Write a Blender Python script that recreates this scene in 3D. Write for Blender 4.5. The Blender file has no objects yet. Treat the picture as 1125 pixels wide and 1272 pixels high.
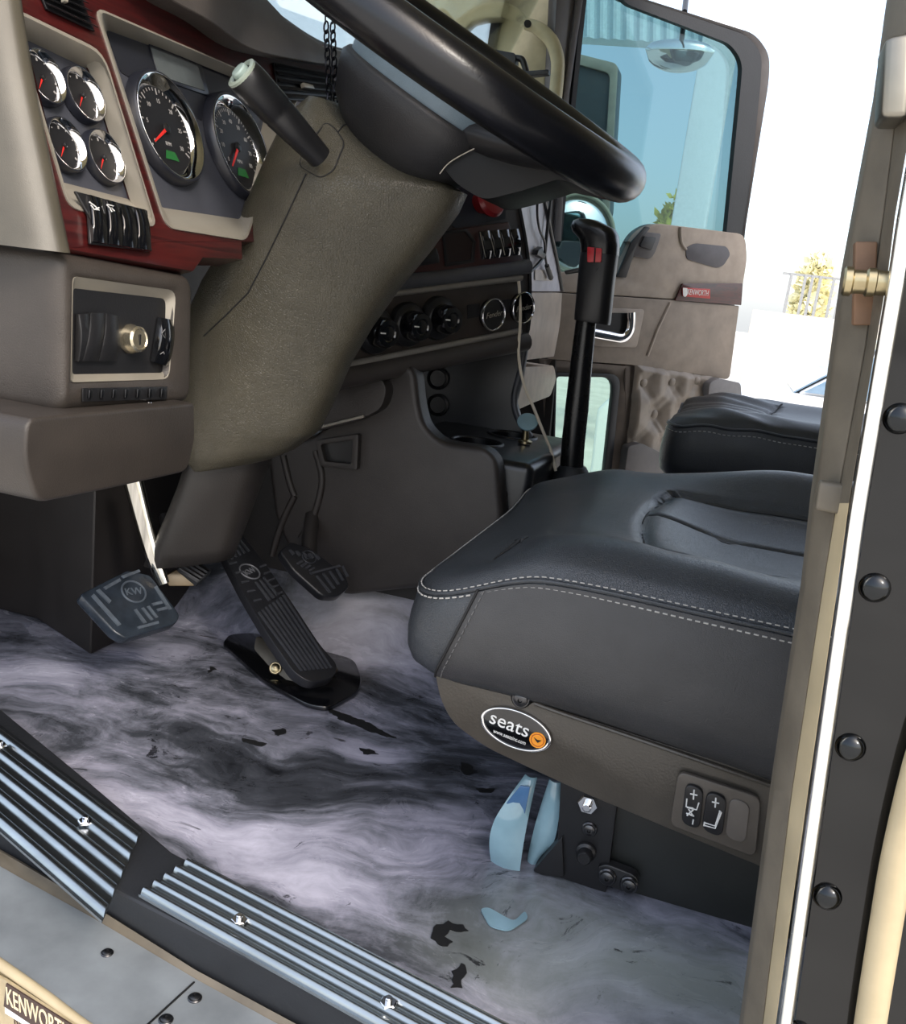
import bpy, bmesh, math, random
from mathutils import Vector, Matrix, Quaternion
random.seed(7)
SC = bpy.context.scene
COL = SC.collection
PI = math.pi
# ------------------------------------------------------------------ camera
F_PX, IMW, IMH = 1130.0, 1125.0, 1272.0
CAM = Vector((0, 0, .56))
_y, _p, _r = math.radians(16.2), math.radians(13.5), math.radians(7.0)
FW = Vector((-math.sin(_y)*math.cos(_p), math.cos(_y)*math.cos(_p), -math.sin(_p)))
R0 = Vector((math.cos(_y), math.sin(_y), 0)); U0 = R0.cross(FW)
RT = R0*math.cos(_r)+U0*math.sin(_r); UP = U0*math.cos(_r)-R0*math.sin(_r)
cd = bpy.data.cameras.new('camera'); co = bpy.data.objects.new('camera', cd); COL.objects.link(co)
co.matrix_world = Matrix((( RT.x, UP.x, -FW.x, CAM.x), (RT.y, UP.y, -FW.y, CAM.y), (RT.z, UP.z, -FW.z, CAM.z), (0, 0, 0, 1)))
cd.sensor_fit = 'HORIZONTAL'; cd.sensor_width = 36; cd.lens = 36*F_PX/IMW; cd.clip_start = .02; cd.clip_end = 500
SC.camera = co

def pu(q, pl):
    """photo point -> point on a plane of the place; plane is ('x',v) / ('y',v) / ('z',v) or (point, normal)"""
    d = FW*F_PX+RT*(q[0]-IMW/2)-UP*(q[1]-IMH/2)
    if isinstance(pl[0], str):
        a = 'xyz'.index(pl[0]); return CAM+d*((pl[1]-CAM[a])/d[a])
    return CAM+d*((pl[0]-CAM).dot(pl[1])/d.dot(pl[1]))
def pus(qs, pl): return [pu(q, pl) for q in qs]

# ------------------------------------------------------------------ materials
def lin(c):
    c = c/255.0
    return c/12.92 if c <= .04045 else ((c+.055)/1.055)**2.4
def rgb(r, g, b): return (lin(r), lin(g), lin(b), 1)
class NT:
    def __init__(s, name):
        s.m = bpy.data.materials.new(name); s.m.use_nodes = True
        s.t = s.m.node_tree; s.b = s.t.nodes['Principled BSDF']; s.out = s.t.nodes['Material Output']
    def n(s, typ, **kw):
        x = s.t.nodes.new(typ)
        for k, v in kw.items():
            if k.startswith('_'): setattr(x, k[1:], v)
            else: x.inputs[k.replace('__', ' ')].default_value = v
        return x
    def l(s, a, b): s.t.links.new(a, b)
    def coord(s, scale=(1, 1, 1), rot=(0, 0, 0), loc=(0, 0, 0)):
        tc = s.n('ShaderNodeTexCoord'); mp = s.n('ShaderNodeMapping')
        mp.inputs['Scale'].default_value = scale; mp.inputs['Rotation'].default_value = rot; mp.inputs['Location'].default_value = loc
        s.l(tc.outputs['Object'], mp.inputs['Vector']); return mp.outputs['Vector']
    def noise(s, vec, scale, detail=4, rough=.55, dist=0):
        x = s.n('ShaderNodeTexNoise', Scale=scale, Detail=detail, Roughness=rough, Distortion=dist); s.l(vec, x.inputs['Vector']); return x.outputs['Fac']
    def ramp(s, fac, stops, interp='LINEAR'):
        r = s.n('ShaderNodeValToRGB'); r.color_ramp.interpolation = interp
        e = r.color_ramp.elements
        while len(e) < len(stops): e.new(.5)
        for x, (p, c) in zip(e, stops): x.position = p; x.color = c if len(c) == 4 else (*c, 1)
        s.l(fac, r.inputs['Fac']); return r.outputs['Color']
    def math(s, op, a, b=None, clamp=False):
        x = s.n('ShaderNodeMath', _operation=op, _use_clamp=clamp)
        for i, v in enumerate((a, b)):
            if v is None: continue
            if isinstance(v, (int, float)): x.inputs[i].default_value = v
            else: s.l(v, x.inputs[i])
        return x.outputs[0]
    def mix(s, fac, a, b):
        x = s.n('ShaderNodeMix', _data_type='RGBA')
        for i, v in ((0, fac), (6, a), (7, b)):
            if isinstance(v, (int, float, tuple)): x.inputs[i].default_value = v
            else: s.l(v, x.inputs[i])
        return x.outputs[2]
    def bump(s, h, strength=.2, dist=.002):
        b = s.n('ShaderNodeBump', Strength=strength, Distance=dist); s.l(h, b.inputs['Height']); s.l(b.outputs[0], s.b.inputs['Normal'])
def M(name, c, rough=.5, metal=0, var=.12, vscale=30, bump=0, bscale=300, spec=.5, coat=0, rvar=.1):
    t = NT(name); b = t.b
    v = t.coord(); n = t.noise(v, vscale, 5)
    lo = tuple(x*(1-var) for x in c[:3])+(1,); hi = tuple(min(1, x*(1+var)) for x in c[:3])+(1,)
    t.l(t.ramp(n, [(.3, lo), (.7, hi)]), b.inputs['Base Color'])
    b.inputs['Metallic'].default_value = metal; b.inputs['Specular IOR Level'].default_value = spec
    rr = t.math('MULTIPLY_ADD', n, rvar); rr.node.inputs[2].default_value = rough-rvar/2
    t.l(rr, b.inputs['Roughness'])
    b.inputs['Coat Weight'].default_value = coat; b.inputs['Coat Roughness'].default_value = .08
    if bump:
        t.bump(t.noise(v, bscale, 3), bump)
    return t.m
def leather(name, c, rough=.42, scale=420, strength=.35, spec=.5, wr=0):
    t = NT(name); v = t.coord()
    vo = t.n('ShaderNodeTexVoronoi', _feature='DISTANCE_TO_EDGE', Scale=scale); t.l(v, vo.inputs['Vector'])
    n = t.noise(v, 24, 5)
    t.l(t.ramp(n, [(.3, tuple(x*.85 for x in c[:3])), (.7, tuple(x*1.15 for x in c[:3]))]), t.b.inputs['Base Color'])
    h = t.math('MULTIPLY', t.math('MINIMUM', vo.outputs['Distance'], .12), 6)
    h = t.math('ADD', h, t.math('MULTIPLY', t.noise(v, scale*.4, 4), .8))
    if wr:
        w = t.noise(t.coord((60, 9, 30), (0, 0, .25)), 1, 3, dist=.8)
        h = t.math('ADD', h, t.math('MULTIPLY', w, wr))
    t.bump(h, strength, .0012)
    t.b.inputs['Roughness'].default_value = rough; t.b.inputs['Specular IOR Level'].default_value = spec
    return t.m
def wood(name):
    t = NT(name); v = t.coord((14, 3.0, 60), (.2, .1, 0))
    n = t.noise(v, 2.2, 7, .6, 1.2)
    t.l(t.ramp(n, [(.25, rgb(28, 7, 8)), (.48, rgb(56, 15, 16)), (.62, rgb(72, 21, 20)), (.8, rgb(42, 10, 11))]), t.b.inputs['Base Color'])
    t.b.inputs['Roughness'].default_value = .32; t.b.inputs['Coat Weight'].default_value = .35; t.b.inputs['Coat Roughness'].default_value = .1
    return t.m
def glass(name, tint, refl=.08):
    t = NT(name); t.t.nodes.remove(t.b)
    tr = t.n('ShaderNodeBsdfTransparent', Color=tint); gl = t.n('ShaderNodeBsdfGlossy', Roughness=.02)
    fr = t.n('ShaderNodeFresnel', IOR=1.45); mx = t.n('ShaderNodeMixShader')
    n = t.noise(t.coord(), 3, 3)
    t.l(t.math('MULTIPLY', fr.outputs[0], t.math('MULTIPLY_ADD', n, .2)), mx.inputs[0])
    t.l(tr.outputs[0], mx.inputs[1]); t.l(gl.outputs[0], mx.inputs[2]); t.l(mx.outputs[0], t.out.inputs[0])
    return t.m
def metalmat(name, c, rough, scale=(4, 200, 200), streak=.25, bump=0):
    t = NT(name); n = t.noise(t.coord(scale), 1, 4)
    t.l(t.ramp(n, [(.2, tuple(x*(1-streak) for x in c[:3])), (.8, c)]), t.b.inputs['Base Color'])
    t.b.inputs['Metallic'].default_value = 1; t.b.inputs['Roughness'].default_value = rough
    if bump: t.bump(n, bump)
    return t.m

def floor_material():
    t = NT('marbled_floor')
    pos = t.coord((1, 1, 1))
    # slow warp of the coordinates, then long brush strokes
    wn = t.n('ShaderNodeTexNoise', Scale=2.6, Detail=4); t.l(pos, wn.inputs['Vector'])
    wv = t.n('ShaderNodeVectorMath', _operation='SCALE', Scale=.30); t.l(wn.outputs['Color'], wv.inputs[0])
    ad = t.n('ShaderNodeVectorMath', _operation='ADD'); t.l(pos, ad.inputs[0]); t.l(wv.outputs[0], ad.inputs[1])
    def mp(scale, rot=0):
        m = t.n('ShaderNodeMapping'); m.vector_type = 'TEXTURE'; m.inputs['Rotation'].default_value = (0, 0, rot)
        m.inputs['Scale'].default_value = tuple(1/x for x in scale); t.l(ad.outputs[0], m.inputs['Vector']); return m.outputs[0]
    big = t.noise(mp((2.6, 4.6, 3), .15), 1.5, 8, .66, .5)
    swirl = t.noise(mp((5, 11, 5), .1), 1.0, 8, .62, .8)
    streak = t.noise(mp((4, 46, 20), .12), 1.0, 6, .62, .3)
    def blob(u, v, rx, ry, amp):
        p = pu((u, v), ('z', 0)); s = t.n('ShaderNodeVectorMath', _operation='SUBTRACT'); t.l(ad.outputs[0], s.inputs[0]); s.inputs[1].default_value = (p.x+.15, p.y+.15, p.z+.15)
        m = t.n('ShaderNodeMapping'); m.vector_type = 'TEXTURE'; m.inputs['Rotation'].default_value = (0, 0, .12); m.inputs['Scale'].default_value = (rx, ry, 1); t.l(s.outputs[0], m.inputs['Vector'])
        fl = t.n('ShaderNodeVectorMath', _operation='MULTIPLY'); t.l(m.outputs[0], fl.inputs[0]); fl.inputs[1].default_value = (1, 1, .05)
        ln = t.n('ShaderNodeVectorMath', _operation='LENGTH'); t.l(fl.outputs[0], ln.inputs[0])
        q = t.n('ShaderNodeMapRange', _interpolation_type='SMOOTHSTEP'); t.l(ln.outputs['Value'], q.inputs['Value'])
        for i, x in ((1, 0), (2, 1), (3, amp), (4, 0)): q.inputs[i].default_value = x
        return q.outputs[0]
    f = t.math('ADD', t.math('MULTIPLY', big, .62), t.math('MULTIPLY', swirl, .40))
    f = t.math('ADD', f, t.math('MULTIPLY', t.math('SUBTRACT', streak, .5), .26))
    f = t.math('ADD', f, t.math('MULTIPLY', t.math('SUBTRACT', t.noise(mp((26, 34, 20), .4), 1.0, 9, .75, .3), .5), .22))
    f = t.math('ADD', f, -.008)
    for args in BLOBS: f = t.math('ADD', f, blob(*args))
    c = t.ramp(f, [(.28, rgb(24, 26, 30)), (.42, rgb(66, 69, 76)), (.50, rgb(112, 114, 126)), (.58, rgb(148, 148, 164)), (.76, rgb(196, 195, 212))])
    # dark crumbs and cracks left in the resin
    cr = t.noise(mp((9, 22, 9), .3), 1.5, 9, .72, .9)
    cr2 = t.noise(mp((30, 52, 30), .5), 1.0, 10, .8, .5)
    crm = t.math('MAXIMUM', t.ramp(cr, [(.335, (1, 1, 1)), (.37, (0, 0, 0))]), t.math('MULTIPLY', t.ramp(cr2, [(.36, (1, 1, 1)), (.41, (0, 0, 0))]), t.ramp(f, [(.42, (1, 1, 1)), (.56, (0, 0, 0))])))
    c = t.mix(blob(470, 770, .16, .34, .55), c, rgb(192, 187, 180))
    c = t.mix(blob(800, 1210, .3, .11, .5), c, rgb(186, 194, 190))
    c2 = t.mix(t.math('MULTIPLY', crm, .85), c, rgb(16, 17, 20))
    t.l(c2, t.b.inputs['Base Color'])
    t.l(t.ramp(swirl, [(.3, (.16, .16, .16)), (.7, (.34, .34, .34))]), t.b.inputs['Roughness'])
    t.bump(t.math('ADD', swirl, t.math('MULTIPLY', streak, .5)), .12, .004)
    t.b.inputs['Specular IOR Level'].default_value = .5
    return t.m
BLOBS = [(330, 950, .30, .11, -.10), (560, 960, .2, .09, -.08), (230, 850, .24, .10, -.06), (230, 1010, .14, .06, .12),  # marbling patches; the one under the seat also has its shade painted in
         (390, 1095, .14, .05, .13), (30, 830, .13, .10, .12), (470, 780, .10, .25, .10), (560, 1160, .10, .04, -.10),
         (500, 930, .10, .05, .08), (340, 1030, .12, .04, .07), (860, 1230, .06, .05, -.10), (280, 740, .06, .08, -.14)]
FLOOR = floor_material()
VINYL = leather('dash_vinyl', rgb(60, 56, 51), .46, 520, .22)
VINYL_D = leather('dark_vinyl', rgb(68, 63, 59), .5, 420, .18)
VINYL_C = leather('column_vinyl', rgb(69, 65, 53), .36, 380, .5)
BEIGE = leather('beige_vinyl', rgb(72, 68, 58), .40, 700, .08)
TAN = leather('door_vinyl', rgb(156, 144, 132), .5, 380, .15)
TUFT = leather('tufted_vinyl', rgb(128, 118, 107), .42, 300, .12)
FOOT = M('footwell_plastic', rgb(34, 31, 30), .55, bump=.15, bscale=500)
BLACKP = M('black_plastic', rgb(26, 26, 28), .38, bump=.08, bscale=600)
GLOSSB = M('gloss_black', rgb(12, 13, 16), .12, coat=.6, rvar=.06)
RIMB = leather('wheel_rim_black', rgb(15, 16, 20), .27, 120, .04)
RUBBER = M('black_rubber', rgb(32, 34, 38), .5, bump=.15, bscale=250)
LEATH = leather('seat_leather', rgb(46, 50, 55), .36, 480, .38, .7, 1.3)
LEATH_S = leather('seat_side_vinyl', rgb(56, 56, 57), .42, 480, .28, .5)
SEAM = M('seam_shadow_thread', rgb(20, 20, 22), .7)
THREAD = M('grey_thread', rgb(172, 170, 165), .6)
WOOD = wood('red_mahogany')
SILVER = M('satin_silver', rgb(158, 152, 140), .34, .35, var=.05)
CHROME = metalmat('chrome', rgb(226, 226, 228), .06, (5, 5, 5), .05)
ALU = metalmat('tread_aluminium', rgb(190, 196, 198), .27, (6, 60, 6), .35)
STEEL = M('worn_steel', rgb(140, 146, 150), .45, .45, var=.25, vscale=14, bump=.05, bscale=200)
PLATEM = M('cream_painted_metal', rgb(166, 150, 118), .45, var=.2, vscale=60, bump=.1, bscale=120)
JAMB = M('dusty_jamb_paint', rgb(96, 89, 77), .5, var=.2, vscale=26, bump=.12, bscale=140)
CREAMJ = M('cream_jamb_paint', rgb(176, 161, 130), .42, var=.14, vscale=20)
BLACKPAINT = M('black_body_paint', rgb(12, 13, 14), .06, spec=.35, coat=.25, rvar=.05, var=.3, vscale=8)
PANEL = M('gauge_panel_grey', rgb(66, 68, 76), .42, bump=.06)
DIAL = M('dial_black', rgb(22, 22, 25), .45)
WHITE = M('white_print', rgb(225, 225, 222), .5)
RED = M('needle_red', rgb(205, 42, 36), .45)
GREEN = M('dial_green', rgb(30, 96, 44), .5)
LCD = M('lcd_grey', rgb(92, 98, 100), .22)
ORANGE = M('orange_print', rgb(236, 150, 34), .45)
CREAM = leather('cream_trim', rgb(176, 166, 130), .45, 260, .1)
SUN_PANEL = M('sun_painted_panel', rgb(216, 214, 222), .42, bump=.05)  # sunlight on the passenger dash is put into this pale colour
DGLASS = glass('tinted_side_glass', (.44, .57, .59, 1))
LGLASS = glass('green_lower_glass', (.64, .76, .72, 1))
WGLASS = glass('windscreen_glass', (.90, .94, .92, 1))
BLUEP = M('pale_blue_disc_and_sheen', rgb(134, 166, 178), .10, coat=.7, var=.25, vscale=9, rvar=.05)  # plastic of the round disc; on the floor strips a painted sky reflection
CONC = M('concrete', rgb(205, 200, 190), .8, var=.12, vscale=2)
BOLT = metalmat('dark_bolt', rgb(90, 90, 92), .3, (60, 60, 60), .3)
BRASS = metalmat('worn_striker', rgb(190, 176, 140), .3, (60, 60, 60), .4)

# ------------------------------------------------------------------ mesh helpers
ORIG = {}
def emit(name, verts, faces, mat, parent=None, smooth=True, ang=38, bevel=0, seg=3, loc=None, bang=25, label=None):
    bm = bmesh.new(); vs = [bm.verts.new(v) for v in verts]
    for f in faces:
        try: bm.faces.new([vs[i] for i in f])
        except ValueError: pass
    bmesh.ops.recalc_face_normals(bm, faces=bm.faces[:])
    if bevel:
        ed = [e for e in bm.edges if len(e.link_faces) == 2 and e.calc_face_angle(0) > math.radians(bang)]
        bmesh.ops.bevel(bm, geom=ed, offset=bevel, segments=seg, profile=.5, affect='EDGES', clamp_overlap=True)
    return fin(name, bm, mat, parent, smooth, ang, loc, label)
def fin(name, bm, mat, parent=None, smooth=True, ang=38, loc=None, label=None):
    if parent is not None: o0 = ORIG[parent.name]
    elif loc is not None: o0 = Vector(loc)
    else:
        xs = [v.co for v in bm.verts]; lo = [min(v[i] for v in xs) for i in range(3)]; hi = [max(v[i] for v in xs) for i in range(3)]
        o0 = Vector(((lo[0]+hi[0])/2, (lo[1]+hi[1])/2, lo[2]))
    for v in bm.verts: v.co -= o0
    me = bpy.data.meshes.new(name); bm.to_mesh(me); bm.free()
    if smooth:
        me.shade_smooth(); me.set_sharp_from_angle(angle=math.radians(ang))
    me.materials.append(mat)
    o = bpy.data.objects.new(name, me); COL.objects.link(o)
    ORIG[o.name] = o0
    if parent is not None: o.parent = parent
    else: o.location = o0
    if label: o['label'] = label
    return o
def thing(name, label, cat, loc, group=None):
    o = bpy.data.objects.new(name, None); COL.objects.link(o); o.location = loc; o.empty_display_size = .05
    o['label'] = label; o['category'] = cat
    if group: o['group'] = group
    ORIG[o.name] = Vector(loc); return o
def tag(o, label, cat, group=None):
    o['label'] = label; o['category'] = cat
    if group: o['group'] = group
    return o
def struct(o): o['kind'] = 'structure'; return o

def G():  # geometry collector
    return ([], [])
def add(g, verts, faces):
    n = len(g[0]); g[0].extend(verts); g[1].extend([[i+n for i in f] for f in faces])
def g_prism(g, pts, vec):
    n = len(pts); v = [Vector(p) for p in pts]; v2 = [p+Vector(vec) for p in v]
    add(g, v+v2, [list(range(n)), list(range(2*n-1, n-1, -1))]+[[i, (i+1) % n, n+(i+1) % n, n+i] for i in range(n)])
def prism(name, pts, vec, mat, parent=None, bevel=0, seg=3, **kw):
    g = G(); g_prism(g, pts, vec); return emit(name, g[0], g[1], mat, parent, bevel=bevel, seg=seg, **kw)
def box(name, lo, hi, mat, parent=None, bevel=.004, **kw):
    a, b = lo, hi
    return prism(name, [(a[0], a[1], a[2]), (b[0], a[1], a[2]), (b[0], b[1], a[2]), (a[0], b[1], a[2])], (0, 0, b[2]-a[2]), mat, parent, bevel, **kw)
def g_box(g, lo, hi):
    a, b = lo, hi
    g_prism(g, [(a[0], a[1], a[2]), (b[0], a[1], a[2]), (b[0], b[1], a[2]), (a[0], b[1], a[2])], (0, 0, b[2]-a[2]))
def spline(pts, n=8, closed=False):
    P = [Vector(p) for p in pts]; N = len(P); out = []
    rng = range(N if closed else N-1)
    for i in rng:
        if closed: p0, p1, p2, p3 = P[i-1], P[i], P[(i+1) % N], P[(i+2) % N]
        else: p0, p1, p2, p3 = P[max(i-1, 0)], P[i], P[i+1], P[min(i+2, N-1)]
        for k in range(n):
            t = k/n
            out.append(.5*((2*p1)+(p2-p0)*t+(2*p0-5*p1+4*p2-p3)*t*t+(3*p1-p0-3*p2+p3)*t**3))
    if not closed: out.append(P[-1])
    return out
def g_tube(g, pts, r, k=12, closed=False, flat=None, caps=True):
    P = [Vector(p) for p in pts]; N = len(P)
    T = []
    for i in range(N):
        a = P[i-1] if (closed or i > 0) else P[0]; b = P[(i+1) % N] if (closed or i < N-1) else P[-1]
        T.append((b-a).normalized())
    ref = Vector((0, 0, 1)) if abs(T[0].z) < .9 else Vector((1, 0, 0))
    nrm = (ref-T[0]*ref.dot(T[0])).normalized(); rings = []
    for i in range(N):
        nrm = (nrm-T[i]*nrm.dot(T[i])).normalized(); bn = T[i].cross(nrm)
        rr = r[i] if isinstance(r, (list, tuple)) else r
        fl = flat or 1
        rings.append([P[i]+nrm*(rr*math.cos(2*PI*j/k))+bn*(rr*fl*math.sin(2*PI*j/k)) for j in range(k)])
    v = [p for q in rings for p in q]; f = []
    for i in range(N if closed else N-1):
        i2 = (i+1) % N
        for j in range(k): f.append([i*k+j, i*k+(j+1) % k, i2*k+(j+1) % k, i2*k+j])
    if not closed and caps: f += [list(range(k-1, -1, -1)), [(N-1)*k+j for j in range(k)]]
    add(g, v, f)
def tube(name, pts, r, mat, parent=None, k=14, closed=False, smoothn=0, **kw):
    g = G()
    if smoothn:
        if isinstance(r, (list, tuple)):
            R = []
            m = len(pts) if closed else len(pts)-1
            for i in range(m):
                for q in range(smoothn): R.append(r[i]+(r[(i+1) % len(r)]-r[i])*q/smoothn)
            if not closed: R.append(r[-1])
            r = R
        pts = spline(pts, smoothn, closed)
    g_tube(g, pts, r, k, closed); return emit(name, g[0], g[1], mat, parent, **kw)
def basis(n, up=Vector((0, 0, 1))):
    n = Vector(n).normalized(); u = up-n*up.dot(n)
    if u.length < 1e-4: u = Vector((1, 0, 0))-n*n.x
    u.normalize(); r = u.cross(n); return r, u, n      # right, up, towards viewer
def g_lathe(g, c, n, prof, k=32, sx=1, up=Vector((0, 0, 1))):
    r, u, n = basis(n, up); c = Vector(c); v = []; f = []
    for (rad, h) in prof:
        for j in range(k):
            a = 2*PI*j/k; v.append(c+r*(rad*sx*math.cos(a))+u*(rad*math.sin(a))+n*h)
    for i in range(len(prof)-1):
        for j in range(k): f.append([i*k+j, i*k+(j+1) % k, (i+1)*k+(j+1) % k, (i+1)*k+j])
    f += [list(range(k-1, -1, -1)), [(len(prof)-1)*k+j for j in range(k)]]
    add(g, v, f)
def lathe(name, c, n, prof, mat, parent=None, k=32, sx=1, **kw):
    g = G(); g_lathe(g, c, n, prof, k, sx); return emit(name, g[0], g[1], mat, parent, **kw)
def ring(name, c, n, r0, r1, h, mat, parent=None, k=48, **kw):   # rounded annulus standing h proud
    g = G(); r, u, n = basis(n); c = Vector(c); v = []; f = []
    m = 10; rc, hw = (r0+r1)/2, (r1-r0)/2
    for j in range(k):
        a = 2*PI*j/k
        for q in range(m):
            b = 2*PI*q/m; rad = rc+hw*math.cos(b); v.append(c+(r*math.cos(a)+u*math.sin(a))*rad+n*(h*math.sin(b)))
    for j in range(k):
        for q in range(m): f.append([j*m+q, j*m+(q+1) % m, ((j+1) % k)*m+(q+1) % m, ((j+1) % k)*m+q])
    add(g, v, f); return emit(name, v, f, mat, parent, **kw)
def loft(name, rings, mat, parent=None, caps=True, **kw):
    k = len(rings[0]); v = [Vector(p) for q in rings for p in q]; f = []
    for i in range(len(rings)-1):
        for j in range(k): f.append([i*k+j, i*k+(j+1) % k, (i+1)*k+(j+1) % k, (i+1)*k+j])
    if caps: f += [list(range(k-1, -1, -1)), [(len(rings)-1)*k+j for j in range(k)]]
    return emit(name, v, f, mat, parent, **kw)
def roundpoly(pts, r, n=4):
    P = [Vector(p) for p in pts]; out = []; N = len(P)
    for i in range(N):
        a, b, c = P[i-1], P[i], P[(i+1) % N]
        rr = r[i] if isinstance(r, (list, tuple)) else r
        if rr <= 0: out.append(b); continue
        d1 = (a-b); d2 = (c-b); k = min(rr, d1.length*.45, d2.length*.45)
        p, q = b+d1.normalized()*k, b+d2.normalized()*k
        for t in range(n+1):
            s = t/n; out.append(p*(1-s)**2+b*(2*s*(1-s))+q*s*s)
    return out
def frame(name, outer, inner, vec, mat, parent=None, bevel=.001, slope=None, **kw):
    """ring between two loops of equal count, extruded by vec; slope pushes the inner lip back by that vector"""
    n = len(outer); vec = Vector(vec); s = Vector(slope) if slope else Vector((0, 0, 0))
    o1 = [Vector(p)+vec for p in outer]; i1 = [Vector(p)+vec+s for p in inner]; o0 = [Vector(p) for p in outer]; i0 = [Vector(p)+s*0 for p in inner]
    v = o1+i1+o0+i0; f = []
    for j in range(n):
        k = (j+1) % n
        f += [[j, k, n+k, n+j], [2*n+j, 3*n+j, 3*n+k, 2*n+k], [j, 2*n+j, 2*n+k, k], [n+j, n+k, 3*n+k, 3*n+j]]
    return emit(name, v, f, mat, parent, bevel=bevel, seg=2, **kw)
def text(name, body, c, n, height, mat, parent=None, ux=None, depth=.0006, squash=1, align='CENTER', italic=0, **kw):
    cu = bpy.data.curves.new('txt', 'FONT'); cu.body = body; cu.size = 1; cu.align_x = align; cu.align_y = 'CENTER'; cu.extrude = .5; cu.resolution_u = 3; cu.shear = italic
    ob = bpy.data.objects.new('txt', cu); COL.objects.link(ob)
    dg = bpy.context.evaluated_depsgraph_get(); me = bpy.data.meshes.new_from_object(ob.evaluated_get(dg))
    bpy.data.objects.remove(ob); bpy.data.curves.remove(cu)
    r, u, n = basis(n)
    if ux is not None: r = Vector(ux).normalized(); u = n.cross(r).normalized(); r = u.cross(n).normalized()
    c = Vector(c); v = [c+r*(p.co.x*height*squash)+u*(p.co.y*height)+n*(p.co.z*depth) for p in me.vertices]
    f = [list(p.vertices) for p in me.polygons]; bpy.data.meshes.remove(me)
    return emit(name, v, f, mat, parent, smooth=False, **kw)
def screw(name, c, n, r, mat, parent=None, hexa=False, cross=True, **kw):
    g = G()
    g_lathe(g, c, n, [(r*1.25, -.001), (r*1.25, r*.15), (r*1.1, r*.3), (r*1.0, r*.3)], 6 if hexa else 20)
    if hexa: g_lathe(g, c, n, [(r*.55, 0), (r*.55, r*.9), (r*.4, r*1.0)], 16)
    else: g_lathe(g, c, n, [(r, r*.2), (r*.9, r*.5), (r*.55, r*.68), (r*.3, r*.7), (r*.22, r*.45)], 20)
    return emit(name, g[0], g[1], mat, parent, ang=30, **kw)
# ================================================================== SETTING
Y_ = lambda v: ('y', v)
X_ = lambda v: ('x', v)
Z_ = lambda v: ('z', v)
def smooth01(t): t = max(0, min(1, t)); return t*t*(3-2*t)
def floor_z(x, y):
    ramp = smooth01((y-1.17)/.20)*.10*smooth01((.0-x)/.35)*(1-smooth01((y-1.5)/.15))
    return ramp
def make_floor():
    g = G(); NX, NY = 76, 80; x0, x1, y0, y1 = -1.12, .82, .50, 2.42; v = []; f = []
    for j in range(NY+1):
        for i in range(NX+1):
            x = x0+(x1-x0)*i/NX; y = y0+(y1-y0)*j/NY
            yy = max(y, sill_in(x)-.01) if y < 1 else y
            v.append((x, yy, floor_z(x, yy)))
    for j in range(NY):
        for i in range(NX):
            a = j*(NX+1)+i; f.append([a, a+1, a+NX+2, a+NX+1])
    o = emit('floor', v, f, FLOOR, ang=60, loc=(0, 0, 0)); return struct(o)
SIN = pus([(-60, 832), (0, 878), (110, 968), (215, 1057), (420, 1160), (640, 1274), (760, 1338)], Z_(.03))
def sill_in(x):
    for a, b in zip(SIN, SIN[1:]):
        if a.x <= x <= b.x: return a.y+(b.y-a.y)*(x-a.x)/(b.x-a.x)
    return SIN[0].y if x < SIN[0].x else SIN[-1].y
make_floor()
SIN = [SIN[0]+(SIN[0]-SIN[1])*3]+SIN+[SIN[-1]+(SIN[-1]-SIN[-2])*4]
SOUT = pus([(-60, 946), (0, 996), (60, 1046), (140, 1105), (345, 1210), (505, 1292), (600, 1340)], Z_(.03))
SOUT = [SOUT[0]+(SOUT[0]-SOUT[1])*3]+SOUT+[SOUT[-1]+(SOUT[-1]-SOUT[-2])*4]
SLOW = pus([(-60, 1018), (0, 1053), (25, 1067), (115, 1121), (243, 1203), (372, 1272), (480, 1330)], Z_(-.012))
SLOW = [SLOW[0]+(SLOW[0]-SLOW[1])*3]+SLOW+[SLOW[-1]+(SLOW[-1]-SLOW[-2])*4]
def strip(name, lines, mat, parent=None, thick=None, **kw):
    """surface through several polylines of equal count (open strip with thickness downwards)"""
    n = len(lines[0]); v = [p for L in lines for p in L]; f = []
    for a in range(len(lines)-1):
        for i in range(n-1): f.append([a*n+i, a*n+i+1, (a+1)*n+i+1, (a+1)*n+i])
    return emit(name, v, f, mat, parent, **kw)
dz = Vector((0, 0, -.05))
sill = strip('trim_1', [[p+dz for p in SIN], SIN, SOUT, SLOW, [p+dz for p in SLOW], [p+dz for p in SIN]], RUBBER, bevel=.005, ang=30, loc=(0, 0, 0)); struct(sill)
# aluminium ledge outside the sill
LIN = [p+Vector((0, -.002, -.0)) for p in SLOW]
LIN = [Vector((p.x, p.y, -.0125)) for p in LIN]
def shift_line(q, z): 
    L = pus(q, Z_(z)); return [L[0]+(L[0]-L[1])*3]+L+[L[-1]+(L[-1]-L[-2])*4]
LB = shift_line([(-60, 1042), (0, 1076), (28, 1092), (115, 1140), (243, 1216), (345, 1272), (440, 1322)], -.014)
LC = shift_line([(-60, 1155), (0, 1192), (20, 1206), (60, 1233), (105, 1268), (160, 1305), (220, 1345)], -.014)
LD = shift_line([(-60, 1165), (0, 1203), (20, 1217), (56, 1244), (92, 1272), (150, 1312), (210, 1350)], -.018)
LE = [p+Vector((0, 0, -.25)) for p in LD]
ld = thing('door_ledge', 'bluish bare metal ledge outside the black door sill', 'ledge', (-.4, .5, -.27))
strip('deck', [LB, LC, [p+Vector((0, 0, -.01)) for p in LC], [p+Vector((0, 0, -.01)) for p in LB], LB], STEEL, ld)
g = G(); g_tube(g, [(p+q)/2 for p, q in zip(LC, LD)], .0042, 12); emit('edge_bead', g[0], g[1], CREAMJ, ld, label='pale cream rolled edge')  # edge in the cream jamb paint
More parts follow.
